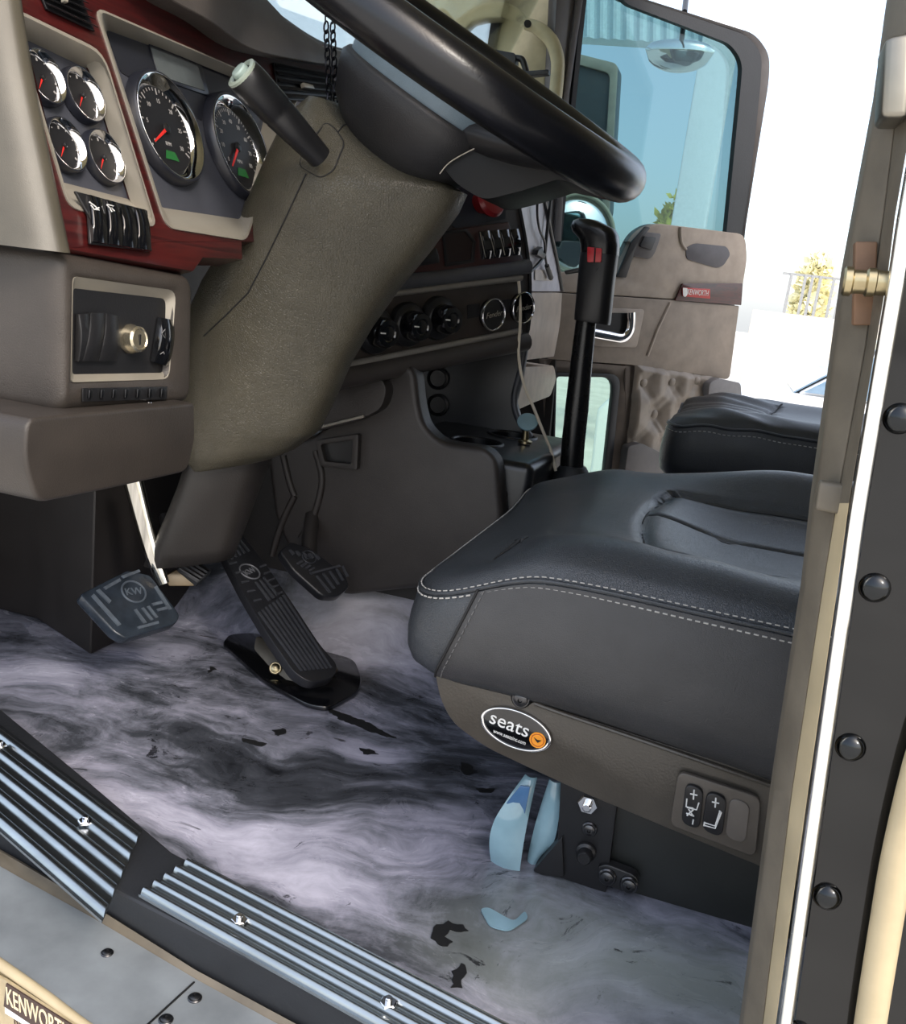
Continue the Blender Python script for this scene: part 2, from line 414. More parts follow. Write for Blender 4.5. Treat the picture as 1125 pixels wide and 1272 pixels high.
lip = strip('lip', [[p+Vector((0, 0, -.03)) for p in LIN], [p+Vector((0, .0, .001)) for p in LIN], [p+(q-p)*.25+Vector((0, 0, .003)) for p, q in zip(LIN, LB)], [p+(q-p)*.8 for p, q in zip(LIN, LB)], LB, [p+Vector((0, 0, -.03)) for p in LB]], JAMB, ld, ang=50, label='tan raised lip')  # lip in the same tan paint as the pillar
strip('front_face', [LD, LE, [p+Vector((0, .02, 0)) for p in LE], [p+Vector((0, .02, 0)) for p in LD], LD], PLATEM, ld, ang=30, label='cream painted front face')
for (u, v) in ((133, 1184),): screw('rivet', pu((u, v), Z_(-.014)), (0, 0, 1), .0042, BOLT, ld, cross=False)
s0, s1 = pu((241, 1220), Z_(-.0135)), pu((170, 1285), Z_(-.0135))
g = G(); g_tube(g, [s0, s1], .0009, 6); emit('joint_seam', g[0], g[1], BOLT, ld)
for (u, v) in ((242, 1240), (206, 1267)): screw('screw', pu((u, v), Z_(-.014)), (0, 0, 1), .0046, BOLT, ld)
# lettering strip of the dealer on the front face
fa = LD[2]; fb = LD[5]; fd = (fb-fa).normalized(); fn = Vector((fd.y, -fd.x, 0)).normalized()
if fn.y > 0: fn = -fn
FP = (fa+fn*.002, fn)
np_ = thing('dealer_plate', 'cream dealer plate with brown lettering on the face below the metal ledge', 'plate', pu((60, 1272), FP))
q = pus([(-14, 1204), (8, 1215), (100, 1275), (150, 1310), (150, 1380), (-14, 1300)], FP)
prism('backing', q, fn*.002, PLATEM, np_)
q = pus([(12, 1219), (122, 1288), (122, 1322), (9, 1247)], FP)
prism('lettering_band', [p+fn*.002 for p in q], fn*.0012, M('brown_print', rgb(62, 44, 38), .6), np_)
tux = pu((100, 1287), FP)-pu((13, 1233), FP)
text('lettering', 'KENWORTH of S', pu((12, 1234), FP)+fn*.0034, fn, (pu((13, 1247), FP)-pu((13, 1222), FP)).length*1.18, M('cream_print', rgb(214, 200, 168), .6), np_, ux=tux, squash=.62, align='LEFT')
text('small_lettering', 'NE', pu((20, 1266), FP)+fn*.0022, fn, (pu((13, 1247), FP)-pu((13, 1224), FP)).length, M('brown_print2', rgb(62, 44, 38), .6), np_, ux=tux, squash=.7, align='LEFT')
prism('white_bar', [p+fn*.002 for p in pus([(10, 1248), (44, 1271), (44, 1277), (10, 1256)], FP)], fn*.0008, WHITE, np_)

# tread plates with ribs
def tread(label, A, B, D, nr, screws):
    """A,B: inner (far) edge start/end; D: outer edge start, in photo points on the sill top"""
    zt = .0312
    a, b, d = (pu(p, Z_(zt)) for p in (A, B, D))
    L = (b-a); W = (d-a); t = thing('tread_plate', label, 'tread plate', (a+b)/2+W/2, 'ribbed aluminium tread plates on the sill')
    pts = [(0, .0014)]
    for i in range(nr):
        for k in range(9):
            ph = k/8; w_ = .62
            pts.append(((i+.5-w_/2+w_*ph)/nr, .0006+.0046*math.sin(PI*ph)**.6))
    pts.append((1, .0014))
    top = [a+W*s+Vector((0, 0, .0012+h)) for s, h in pts]
    pl = top+[a+W, a]
    prism('plate', pl, L, ALU, t, ang=50)
    for (u, v) in screws:
        screw('screw', pu((u, v), Z_(zt+.005)), (0, 0, 1), .0055, CHROME, t, hexa=True)
    return t
tread('short ribbed aluminium tread plate with one visible screw on the sill, nearest the clutch pedal', (-52, 864), (176, 1034), (-120, 930), 5, [(0, 926), (106, 1020)])
tread('long ribbed aluminium tread plate on the black sill below the seat', (238, 1070), (660, 1290), (172, 1114), 5, [(297, 1143), (482, 1246)])

# pillar behind the door opening: jamb, bright bead, black outer panel with domed rivets
PY = Y_(.50)
Ledge = [(1120, -90), (1107, 0), (1092, 110), (1062, 270), (1050, 335), (1037, 430), (1010, 625), (998, 735), (960, 985), (922, 1272), (905, 1400)]
Mid = [(1150, -90), (1132, 0), (1118, 110), (1098, 270), (1088, 335), (1076, 430), (1040, 625), (1022, 735), (984, 985), (948, 1272), (934, 1400)]
Bl = [(1172, -90), (1156, 0), (1140, 110), (1112, 270), (1104, 335), (1088, 430), (1055, 625), (1040, 735), (1004, 985), (964, 1272), (946, 1400)]
Br = [(1200, -90), (1184, 0), (1166, 110), (1138, 270), (1126, 335), (1110, 430), (1078, 625), (1062, 735), (1027, 985), (987, 1272), (969, 1400)]
def vs_(L, y): return pus(L, Y_(y))
SPLIT = 6
e = Vector((0, .03, 0))
def jamb(name, A, B, ya, yb, mat, label=None):
    a = vs_(A, ya); b = vs_(B, yb)
    return strip(name, [[p+e for p in b], b, a, [p+e for p in a], [p+e for p in b]], mat, None, bevel=.003, ang=40, loc=(.08, .5, 0), label=label)
struct(jamb('trim_2', Ledge[:SPLIT+1], Mid[:SPLIT+1], .55, .53, JAMB))
struct(jamb('trim_3', Ledge[SPLIT:], Mid[SPLIT:], .55, .53, JAMB))
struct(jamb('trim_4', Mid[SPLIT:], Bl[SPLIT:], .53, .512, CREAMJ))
struct(jamb('trim_5', Mid[:SPLIT+1], Bl[:SPLIT+1], .53, .512, JAMB))
bl, br = vs_(Bl, .505), vs_(Br, .505)
g = G(); g_tube(g, spline([(p+q)/2 for p, q in zip(bl, br)], 4), (bl[5]-br[5]).length/2, 16); o = emit('trim_6', g[0], g[1], metalmat('bright_bead', rgb(240, 240, 236), .22, (5, 5, 5), .05), loc=(.1, .5, 0)); struct(o)
pn = pus(Br, Y_(.51)); pn = [pn[0]+Vector((.0, 0, .9))]+pn; pn2 = [Vector((2.2, p.y, p.z)) for p in pn]
o = strip('wall_side', [[p+e for p in pn], pn, pn2, [p+e for p in pn2], [p+e for p in pn]], BLACKPAINT, loc=(.3, .5, 0)); struct(o)
for i, (u, v) in enumerate([(1117, 520), (1086, 730), (1056, 928), (1027, 1113), (992, 1284), (1148, 330), (1180, 130)]):
    c = pu((u, v), Y_(.51)); r = .0082
    lathe('rivet', c, (0, -1, 0), [(r, -.001), (r*.97, r*.12), (r*.85, r*.38), (r*.6, r*.58), (r*.3, r*.68), (r*.05, r*.71)], metalmat('black_chrome_rivet', rgb(58, 60, 62), .16, (9, 9, 9), .2) if i == 0 else bpy.data.materials['black_chrome_rivet'], o, ang=80)
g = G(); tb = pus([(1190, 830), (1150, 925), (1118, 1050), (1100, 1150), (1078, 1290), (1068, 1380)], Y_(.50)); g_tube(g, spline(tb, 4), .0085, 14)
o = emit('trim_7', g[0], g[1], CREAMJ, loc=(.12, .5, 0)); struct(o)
# striker bolt and plates on the jamb
st = thing('door_striker', 'worn brass door striker bolt on the dusty pillar', 'striker', pu((1075, 350), Y_(.53)))
c0, c1 = pu((1046, 349), Y_(.515)), pu((1102, 352), Y_(.515)); ax = (c1-c0)
g = G()
def g_cyl(g, p, q, rr, k=20):
    n = q-p; L = n.length; g_lathe(g, p, n, [(r_, s*L) for r_, s in rr], k, up=Vector((0, 1, 0)))
g_cyl(g, c0, c1, [(.0062, 0), (.0074, .05), (.0074, .2), (.0060, .24), (.0060, .5), (.0072, .55), (.0072, .72), (.0062, .75), (.0062, 1)])
emit('bolt', g[0], g[1], BRASS, st)
prism('backing_plate', pus([(1062, 300), (1090, 300), (1086, 404), (1060, 404)], Y_(.529)), (0, .012, 0), M('rusty_plate', rgb(112, 84, 62), .6, var=.35), st, bevel=.001)
o = prism('hinge_block', pus([(1100, 45), (1135, 38), (1128, 146), (1094, 146)], Y_(.505)), (0, .03, 0), metalmat('grey_block', rgb(150, 146, 136), .4, (30, 30, 30), .3), bevel=.003); tag(o, 'dull grey metal latch block at the top of the door pillar', 'latch block')
o = prism('jamb_cover', pus([(1018, 598), (1060, 604), (1055, 642), (1012, 634)], Y_(.527)), (0, .01, 0), JAMB, bevel=.002); tag(o, 'small dusty cover plate on the pillar level with the passenger seat', 'cover plate')

# shell of the cab, the ground, firewall
struct(box('ground', (-300, -200, -1.42), (300, 400, -1.30), CONC, bevel=0))
struct(box('wall_front', (-1.10, .74, -.04), (-1.06, 2.42, .78), FOOT, bevel=0))
struct(box('ceiling', (-.52, .56, 1.36), (.86, 2.40, 1.40), CREAM, bevel=0))
struct(prism('trim_12', [Vector((-.86, .56, .70)), Vector((-.78, .56, .70)), Vector((-.50, .56, 1.38)), Vector((-.58, .56, 1.38))], (0, .07, 0), CREAM, None, bevel=.006))
struct(box('trim_13', (-.60, .56, 1.34), (-.50, 2.40, 1.40), CREAM, bevel=.01))
struct(box('wall_back', (.82, .56, -.04), (.86, 2.40, 1.36), TAN, bevel=0))

# ================================================================== DRIVER SEAT
def puffy(name, loop, ztop, zbot, mat, parent, roll=.05, bulge=.012, rows=14, under=.02, **kw):
    """cushion: rounded footprint loop, top height function, rolled edges and bulging sides"""
    n = len(loop); c = sum(loop, Vector((0, 0, 0)))/n; rings = []
    for i in range(rows):
        s = .04+.96*i/(rows-1); R = []
        for p in loop:
            q = c+(p-c)*s; d = (p-c).length*(1-s)
            k = max(0, 1-d/roll); dzz = -roll*.42*(1-math.sqrt(max(0, 1-k*k)))
            R.append(Vector((q.x, q.y, ztop(q.x, q.y)+dzz)))
        rings.append(R)
    side = rings[-1]
    for t in (.12, .3, .5, .7, .85, .95, 1.0):
        R = []
        for p, e in zip(loop, side):
            out = (p-c); out.z = 0; out.normalize()
            zb = zbot(p.x, p.y) if callable(zbot) else zbot
            b = bulge*math.sin(PI*min(1, t*.9+.05))-under*max(0, (t-.75)/.25)**2
            q = Vector((p.x, p.y, 0))+out*b; q.z = e.z+(zb-e.z)*t; R.append(q)
        rings.append(R)
    return loft(name, rings, mat, parent, ang=70, **kw)
def footprint(x0, x1, y0, y1, r, n=10, step=.02):
    P = roundpoly([(x0, y0, 0), (x1, y0, 0), (x1, y1, 0), (x0, y1, 0)], r, n); out = []
    for a, b in zip(P, P[1:]+P[:1]):
        m = max(1, int((b-a).length/step))
        for k in range(m): out.append(a+(b-a)*k/m)
    return out
ds = thing('driver_seat', 'black leather driver seat with grey stitched edge and oval badge, on a black base box', 'seat', (0, 1.06, 0))
SX0, SX1, SY0, SY1 = -.263, .30, .785, 1.345
def gs(t, w): return math.exp(-(t/w)**2)
def seat_top(x, y):
    z = .331
    near = gs(y-.845, .055)*.018*smooth01((x+.22)/.12)*(1-.3*smooth01((x-.0)/.15))
    far = gs(y-1.29, .065)*(.012+.040*smooth01((x+.12)/.22))
    dip = -.012*smooth01((x+.06)/.10)*gs(y-1.07, .17)
    nose = -.034*smooth01((-.13-x)/.13)
    z += near+far+dip+nose+.006*gs(x+.08, .05)*gs(y-1.06, .2)
    # panel seams sink a little
    sx = -.075+.02*((y-1.06)/.15)**2
    if .90 < y < 1.22: z -= .006*gs(x-sx, .006)
    if x > sx: z -= .006*gs(y-1.075-.02*(x-sx), .006)+.007*gs(y-.905, .007)+.007*gs(y-1.215, .007)
    # puckers along the near bolster
    z += .0016*math.sin(70*x+30*y)*gs(y-.90, .05)*smooth01((x+.2)/.05)
    return z
def seat_bot(x, y): return .192-.035*smooth01((x+.2)/.5)
loop = footprint(SX0, SX1, SY0, SY1, .055, 8, .012)
puffy('cushion', loop, seat_top, seat_bot, LEATH, ds, roll=.045, bulge=.010, rows=40)
# smooth vinyl border on the near side, under the stitched edge
def edge_at(x, t, off):   # point on near side of the cushion
    z1 = seat_top(x, SY0)-.045*.42; zb = seat_bot(x, SY0); tt = t
    b = .010*math.sin(PI*min(1, tt*.9+.05))-.02*max(0, (tt-.75)/.25)**2
    return Vector((x, SY0-b-off, z1+(zb-z1)*tt))
rings = []
xs = [-.197+.0248*i for i in range(20)]
V = []; Fc = []
tt_ = [0.02, .15, .3, .5, .7, .85, .97]
for x in xs:
    for t in tt_: V.append(edge_at(x-.03*t*(1 if x < -.1 else .0)*0-(.034*t if x == xs[0] else 0), t, .0015))
m = len(tt_)
for i in range(len(xs)-1):
    for j in range(m-1): Fc.append([i*m+j, i*m+j+1, (i+1)*m+j+1, (i+1)*m+j])
emit('side_panel', V, Fc, LEATH_S, ds, ang=70, label='smooth charcoal side panel')
# piping and stitches along the edge
ex = [SX0+.055+i*.012 for i in range(41)]
near_edge = [edge_at(x, .0, .001) for x in ex]
fr = []
for p in loop[:]:
    pass
def rim_pts(t=0.0, off=.001):
    c = sum(loop, Vector((0, 0, 0)))/len(loop); out = []
    for p in loop:
        o = (p-c); o.z = 0; o.normalize(); z1 = seat_top(p.x, p.y)-.045*.42; zb = seat_bot(p.x, p.y)
        b = .010*math.sin(PI*min(1, t*.9+.05))+off; q = Vector((p.x, p.y, 0))+o*b; q.z = z1+(zb-z1)*t; out.append(q)
    return out
RP = rim_pts(.0, .0006)
g = G(); g_tube(g, RP, .0021, 8, closed=True); emit('piping', g[0], g[1], LEATH, ds)
def stitches(name, pts, mat, parent, ln=.0042, gap=.0028, r=.0008):
    g = G(); acc = 0; on = True; P = [Vector(p) for p in pts]; cur = []
    L = 0
    for a, b in zip(P, P[1:]):
        d = (b-a).length; s = 0
        while s < d-1e-9:
            need = (ln if on else gap)-acc; st = min(need, d-s); p0 = a+(b-a)*(s/d); s += st; p1 = a+(b-a)*(s/d); acc += st
            if on:
                if not cur: cur = [p0]
                cur.append(p1)
            if acc >= (ln if on else gap)-1e-9:
                if on and len(cur) > 1: g_tube(g, cur, r, 5)
                cur = []; on = not on; acc = 0
    return emit(name, g[0], g[1], mat, parent)
S1 = rim_pts(.05, .0012); k0 = len(S1)
stitches('edge_stitching', S1+[S1[0]], THREAD, ds)
S2 = rim_pts(-.03, .0004); stitches('edge_stitching', S2+[S2[0]], THREAD, ds, r=.0006)
# front corner seam, panel seams
seam = [edge_at(-.194-.036*t, t, .0022) for t in [0, .2, .4, .6, .8, .97]]
tube('corner_seam', seam, .0013, SEAM, ds, k=6, smoothn=4)
stitches('seam_stitching', [p+Vector((.006, -.0005, 0)) for p in spline(seam, 4)], M('dark_thread', rgb(96, 96, 96), .6), ds, r=.0006)
tp = lambda x, y, d=.0: Vector((x, y, seat_top(x, y)+d))
g = G()
g_tube(g, [tp(-.075+.02*((y-1.06)/.15)**2, y) for y in [.905+.31*i/30 for i in range(31)]], .0016, 6)
g_tube(g, [tp(x, 1.075+.02*(x+.075)) for x in [-.07+.36*i/30 for i in range(31)]], .0016, 6)
g_tube(g, [tp(x, .905) for x in [-.055+.34*i/30 for i in range(31)]], .0014, 6)
g_tube(g, [tp(x, 1.215) for x in [-.055+.34*i/30 for i in range(31)]], .0014, 6)
emit('panel_seams', g[0], g[1], SEAM, ds)
# tear in the leather
tr = [pu(q, Z_(.326)) for q in [(614, 685), (632, 678), (645, 669), (656, 663)]]
def ontop(p): return Vector((p.x, p.y, seat_top(p.x, p.y)-(.0)+.0006))
g = G(); g_tube(g, [ontop(p) for p in tr], [.0006, .0020, .0030, .0010], 6); tr2 = [pu(q, Z_(.326)) for q in [(641, 661), (648, 667), (647, 675)]]; g_tube(g, [ontop(p) for p in tr2], [.0006, .0026, .0006], 6)
emit('tear', g[0], g[1], SEAM, ds)
# backrest (outside the picture behind the pillar)
bk = footprint(0, .52, 0, .10, .04, 6)
rings = []
for t in [i/10 for i in range(11)]:
    w = .52*(1-.25*max(0, t-.7)/.3); cz = .30+.62*t; cx = .33+.18*t; th = .10-.03*t
    P = roundpoly([(cx, 1.065-w/2, cz), (cx, 1.065+w/2, cz), (cx+th, 1.065+w/2, cz-.02), (cx+th, 1.065-w/2, cz-.02)], .04, 4); rings.append(P)
loft('backrest', rings, LEATH, ds, ang=60)
# seat pan
PP = Y_(.800)
pan = roundpoly(pus([(540, 836), (547, 870), (562, 898), (602, 928), (720, 983), (842, 1034), (944, 1076), (990, 1096), (1010, 985), (960, 968), (700, 884), (662, 871), (652, 880), (636, 872), (634, 862), (600, 850)], PP), [.004, .012, .02, .02, .02, .02, .01, .004, .004, .01, .01, .006, .006, .006, .006, .01], 4)
prism('seat_pan', pan, (0, .50, 0), M('pan_plastic', rgb(68, 63, 56), .33, bump=.15, bscale=420), ds, bevel=.004, label='brown-black plastic lower pan')
prism('upper_rail', roundpoly(pus([(560, 826), (640, 850), (700, 868), (965, 958), (1010, 975), (1012, 988), (960, 968), (700, 884), (640, 862), (560, 838)], Y_(.806)), .003), (0, .48, 0), BLACKP, ds, bevel=.003)
g = G(); g_tube(g, spline(pus([(664, 874), (700, 887), (800, 921), (958, 976)], Y_(.7975)), 5), .0022, 8); emit('pan_bead', g[0], g[1], bpy.data.materials['pan_plastic'], ds)
screw('pan_screw', pu((647, 868), Y_(.799)), (0, -1, 0), .0075, BOLT, ds)
# oval badge
bc = pu((641, 905), Y_(.7985)); bx = (pu((683, 922), Y_(.7985))-pu((599, 889), Y_(.7985))); bw = bx.length/2; bxn = bx.normalized(); byn = Vector((0, -1, 0)).cross(bxn)*-1
if byn.z < 0: byn = -byn
bh = (pu((636, 927), Y_(.7985))-pu((645, 883), Y_(.7985))).length/2
def ell(k, d, n=48): return [bc+bxn*(bw*k*math.cos(2*PI*i/n))+byn*(bh*k*math.sin(2*PI*i/n))+Vector((0, -d, 0)) for i in range(n)]
bd = prism('badge', ell(1, 0), (0, -.0022, 0), GLOSSB, ds, bevel=.0006, label='glossy black oval badge with white lettering and an orange dot')
frame('badge_rim', ell(1.03, .0), ell(.93, .0), (0, -.0034, 0), CHROME, bd, bevel=.0008)
text('lettering', 'seats', bc-bxn*bw*.20+byn*bh*.14+Vector((0, -.0024, 0)), (0, -1, 0), bh*1.05, WHITE, bd, ux=bxn, squash=1.02)
text('web_address', 'www.seatsinc.com', bc-bxn*bw*.10-byn*bh*.52+Vector((0, -.0024, 0)), (0, -1, 0), bh*.30, WHITE, bd, ux=bxn, squash=.78)
oc = bc+bxn*bw*.66-byn*bh*.10+Vector((0, -.0022, 0))
lathe('orange_dot', oc, (0, -1, 0), [(bh*.42, 0), (bh*.42, .0006)], ORANGE, bd, k=28)
ring('orange_dot_rim', oc+Vector((0, -.0006, 0)), (0, -1, 0), bh*.30, bh*.35, .0003, M('orange_dark', rgb(176, 88, 20), .5), bd)
prism('dot_mark', [oc+bxn*(a*bh)+byn*(b*bh)+Vector((0, -.0008, 0)) for a, b in [(-.22, .10), (-.02, .02), (.2, .08), (.04, -.12), (-.1, -.02)]], (0, -.0004, 0), SEAM, bd)
# switch panel
SP = Y_(.797)
sw = prism('switch_panel', roundpoly(pus([(843, 955), (945, 988), (938, 1062), (832, 1022)], SP), .008), (0, -.005, 0), M('switch_bezel', rgb(84, 78, 71), .4, bump=.1, bscale=420), ds, bevel=.002)
def rocker_pts(q, r): return roundpoly(pus(q, Y_(.7925)), r, 5)
for i, (nm, q, mat) in enumerate([('rocker', [(851, 968), (876, 976), (870, 1030), (844, 1021)], BLACKP), ('rocker', [(877, 978), (905, 986), (898, 1040), (869, 1029)], BLACKP), ('blank_cap', [(905, 987), (934, 996), (927, 1050), (898, 1040)], M('blank_cap', rgb(96, 90, 84), .45))]):
    prism('socket', rocker_pts(q, .012), (0, -.0004, 0), SEAM, sw)
    cq = (sum(a for a, b in q)/4, sum(b for a, b in q)/4); q2 = [(cq[0]+(a-cq[0])*.88, cq[1]+(b-cq[1])*.93) for a, b in q]
    prism(nm, rocker_pts(q2, .011), (0, -.005 if i < 2 else -.002, 0), mat, sw, bevel=.0014)
IC = Y_(.7872)
def strokes(name, lines, r, parent, pl=IC, mat=WHITE):
    g = G()
    for L in lines: g_tube(g, [p for p in pus(L, pl)], r, 6)
    return emit(name, g[0], g[1], mat, parent)
strokes('seat_height_symbol', [[(857, 986), (866, 988)], [(862, 981), (861, 993)], [(853, 992), (852, 1002), (861, 1004)], [(853, 1003), (865, 1006), (868, 997)], [(852, 1010), (862, 1014)], [(855, 1005), (861, 1014)], [(861, 1006), (853, 1013)], [(861, 1018), (860, 1024)]], .0007, sw)
strokes('backrest_symbol', [[(884, 996), (893, 998)], [(889, 991), (888, 1003)], [(875, 1022), (888, 1026), (894, 1008)], [(874, 1025), (888, 1029), (896, 1009), (893, 1007)], [(875, 1021), (874, 1026)]], .0007, sw)
# base box and bracket on the floor
BP = Y_(.835)
prism('base_box', roundpoly(pus([(752, 985), (1010, 1070), (1000, 1190), (930, 1168), (752, 1110)], BP), .004), (0, .42, 0), M('base_paint', rgb(30, 32, 31), .38, bump=.05), ds, bevel=.004)
BQ = Y_(.822)
prism('bracket', roundpoly(pus([(697, 960), (768, 985), (752, 1110), (690, 1088)], BQ), .004), (0, .30, 0), BLACKP, ds, bevel=.002)
prism('foot', pus([(662, 1082), (698, 1040), (700, 1090), (672, 1087)], Y_(.818)), (0, .04, 0), BLACKP, ds, bevel=.001)
screw('hex_bolt', pu((730, 999), Y_(.820)), (0, -1, 0), .0085, CHROME, ds, hexa=True, label='bright hexagon bolt')
screw('screw', pu((732, 1030), Y_(.821)), (0, -1, 0), .0062, BOLT, ds)
lathe('stud', pu((728, 1057), Y_(.821)), (0, -1, 0), [(.010, 0), (.010, .004), (.0075, .006), (.0075, .013), (.006, .015)], BLACKP, ds, k=20)
prism('slotted_plate', roundpoly(pus([(741, 1076), (754, 1074), (790, 1088), (794, 1102), (784, 1112), (748, 1098)], Y_(.818)), .006), (0, .012, 0), BLACKP, ds, bevel=.0015)
screw('screw', pu((754, 1089), Y_(.817)), (0, -1, 0), .0072, BOLT, ds)
screw('screw', pu((781, 1099), Y_(.817)), (0, -1, 0), .0072, BOLT, ds)
# floor riser the seat stands on is the floor itself; pale blue strips paint the sky reflection on its glossy vinyl
def ribbon(name, A, B, pl, label, thick=.0012, bow=.02):
    a = spline(A, 6); b = spline(B, 6); n = len(a); v = []; f = []
    for i in range(n):
        pa, pb = pu(a[i], pl), pu(b[i], pl)
        off = Vector((0, -bow*math.sin(PI*i/(n-1)), 0))
        for k in range(5):
            s = k/4; p = pa+(pb-pa)*s+off+Vector((0, -.004*math.sin(PI*s), 0)); v += [p, p+Vector((0, thick, 0))]
    for i in range(n-1):
        for k in range(4):
            o_ = (i*5+k)*2; q = ((i+1)*5+k)*2
            f += [[o_, o_+2, q+2, q], [o_+1, q+1, q+3, o_+3]]
        for k in (0, 4):
            o_ = (i*5+k)*2; q = ((i+1)*5+k)*2; f.append([o_, q, q+1, o_+1])
    for i in (0, n-1):
        for k in range(4):
            o_ = (i*5+k)*2; f.append([o_, o_+1, o_+3, o_+2])
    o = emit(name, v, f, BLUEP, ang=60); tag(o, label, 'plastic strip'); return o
v3 = lambda L: [Vector((a, b, 0)) for a, b in L]
ribbon('sky_sheen_strip', v3([(652, 962), (634, 985), (618, 1012), (614, 1045), (622, 1100), (636, 1146)]), v3([(667, 966), (660, 1005), (654, 1045), (650, 1080), (648, 1112), (650, 1130)]), Y_(.835), 'wider pale blue strip of painted sky reflection on the floor vinyl left of the seat base')
ribbon('sky_sheen_strip', v3([(682, 968), (672, 1000), (664, 1030), (657, 1065), (658, 1095), (672, 1128)]), v3([(698, 972), (697, 1000), (690, 1040), (672, 1062), (667, 1090), (679, 1126)]), Y_(.845), 'narrow pale blue strip of painted sky reflection against the black seat bracket', bow=.01)

o = bpy.data.objects['sky_sheen_strip']; ORIG['sky_sheen_strip'] = Vector(o.location)
prism('sky_sheen_fold', [p+Vector((0, -.014, 0)) for p in pus([(650, 968), (634, 988), (619, 1014), (615, 1046), (638, 1030), (655, 1006), (662, 970)], Y_(.835))], Vector((0, .002, 0)), M('deep_blue_sky_sheen', rgb(70, 104, 142), .12, coat=.6, var=.35, vscale=14), o, bevel=.0006)  # deeper part of the sky reflection, put in as a blue facet

fs3 = prism('sky_sheen_scrap', roundpoly([pu(q, Z_(.0015)) for q in [(596, 1130), (606, 1128), (638, 1146), (652, 1132), (656, 1142), (632, 1158), (608, 1152)]], .006), (0, 0, .0012), BLUEP); tag(fs3, 'small pale blue scrap of painted sky reflection on the floor under the blue strips', 'film scrap')
# tears and black patches left in the floor coating
FLO = bpy.data.objects['floor']
_rj = random.Random(11)
def jag(P):
    Q = [Vector((p[0], p[1], 0)) for p in P]; out = []
    c = sum(Q, Vector((0, 0, 0)))/len(Q)
    for a, b in zip(Q, Q[1:]+Q[:1]):
        m = max(2, int((b-a).length/.004)); d = (b-a).normalized(); nn = Vector((-d.y, d.x, 0))
        for k in range(m): out.append(a+(b-a)*(k/m)+nn*_rj.uniform(-.0018, .0018))
    return out
TEAR = M('tear_black', rgb(14, 15, 17), .6)
for q in ([(402, 879), (418, 884), (452, 896), (492, 917), (480, 916), (446, 904), (420, 893)], [(338, 908), (352, 905), (356, 912), (344, 915)], [(446, 930), (462, 932), (470, 938), (452, 937)],
          [(534, 1162), (542, 1150), (556, 1146), (574, 1150), (582, 1158), (572, 1160), (560, 1156), (552, 1164), (560, 1170), (556, 1176), (542, 1174)], [(562, 1208), (572, 1198), (580, 1204), (572, 1218), (574, 1230), (562, 1228)],
          [(572, 948), (584, 950), (590, 960), (580, 964), (570, 958)], [(590, 980), (612, 980), (610, 985), (594, 985)], [(262, 828), (268, 832), (258, 837)], [(300, 918), (330, 924), (325, 928), (302, 922)]):
    P = [pu(p, Z_(.0)) for p in q]; P = [Vector((p.x, p.y, floor_z(p.x, p.y)+.0006)) for p in jag(P)]
    prism('tear', P, (0, 0, .0006), TEAR, FLO, smooth=False)
# ================================================================== DASHBOARD
db = thing('dashboard', 'brown vinyl truck dashboard with red wood trim, chrome ringed gauges and dark centre panel', 'dashboard', (-.62, 1.1, .30))
CN = Vector((.94, 0, .342)).normalized(); CL = (Vector((-.53, .6, .56)), CN)
def off(pl, d): return (pl[0]+pl[1]*d, pl[1])
# wooden instrument surround: one board with two openings is built as two rims and strips
def poly_n(pts, r, n=4): return roundpoly(pts, r, n)
wo_l = pus([(9, -40), (101, -40), (207, 300), (84, 308)], CL); fr_l = pus([(12, 7), (129, 64), (196, 283), (86, 258)], CL)
wo_r = pus([(101, -40), (470, 78), (330, 300), (207, 300)], CL)
fr_r = pus([(118, 8), (372, 118), (306, 299), (207, 283)], CL)
# opening outlines get the same number of points as the wood outlines
wl = poly_n(wo_l, 0.0001, 4); fl = poly_n(fr_l, [.010, .018, .012, .012], 4)
wr = poly_n(wo_r, 0.0001, 4); frr = poly_n(fr_r, [.012, .012, .012, .014], 4)
wood_o = frame('wood_trim', wl, fl, -CN*.03, WOOD, db, bevel=0)
frame('wood_trim', wr, frr, -CN*.03, WOOD, db, bevel=0)
prism('wood_trim', pus([(84, 305), (222, 297), (300, 296), (301, 322), (252, 320), (240, 337), (82, 309)], off(CL, -.0004)), -CN*.03, WOOD, db, bevel=.0006)
# satin frames dropping back to the gauge panels
PB = off(CL, -.022)
def satin(outer, inner, r1, r2, par=db):
    o = poly_n(pus(outer, off(CL, .0015)), r1, 4); i = poly_n(pus(inner, PB), r2, 4); n = len(o)
    w = .0022
    c = sum(o, Vector((0, 0, 0)))/n
    o2 = [p+(c-p).normalized()*w*1.6 for p in o]
    v = [p-CN*.02 for p in o]+o+o2+i; f = []
    for a in range(3):
        for j in range(n): k = (j+1) % n; f.append([a*n+j, a*n+k, (a+1)*n+k, (a+1)*n+j])
    return emit('gauge_surround', v, f, SILVER, par, ang=40)
satin([(12, 7), (129, 64), (196, 283), (86, 258)], [(24, 46), (119, 91), (176, 251), (70, 224)], [.010, .018, .012, .012], [.004, .012, .004, .004])
satin([(118, 8), (372, 118), (306, 299), (207, 283)], [(131, 37), (335, 112), (298, 272), (199, 257)], [.012, .012, .012, .014], [.006, .006, .006, .006])
prism('gauge_panel', pus([(12, 36), (120, 88), (176, 252), (64, 226)], off(CL, -.0215)), -CN*.01, PANEL, db)
prism('gauge_panel', pus([(124, 28), (350, 105), (304, 278), (194, 258)], off(CL, -.0215)), -CN*.01, PANEL, db)
BLACKBAND = M('gauge_hood_black', rgb(34, 36, 44), .3)
prism('gauge_band', pus([(131, 38), (330, 110), (322, 165), (255, 122), (250, 150), (150, 90), (148, 86)], off(CL, -.0212)), CN*.0006, BLACKBAND, db)
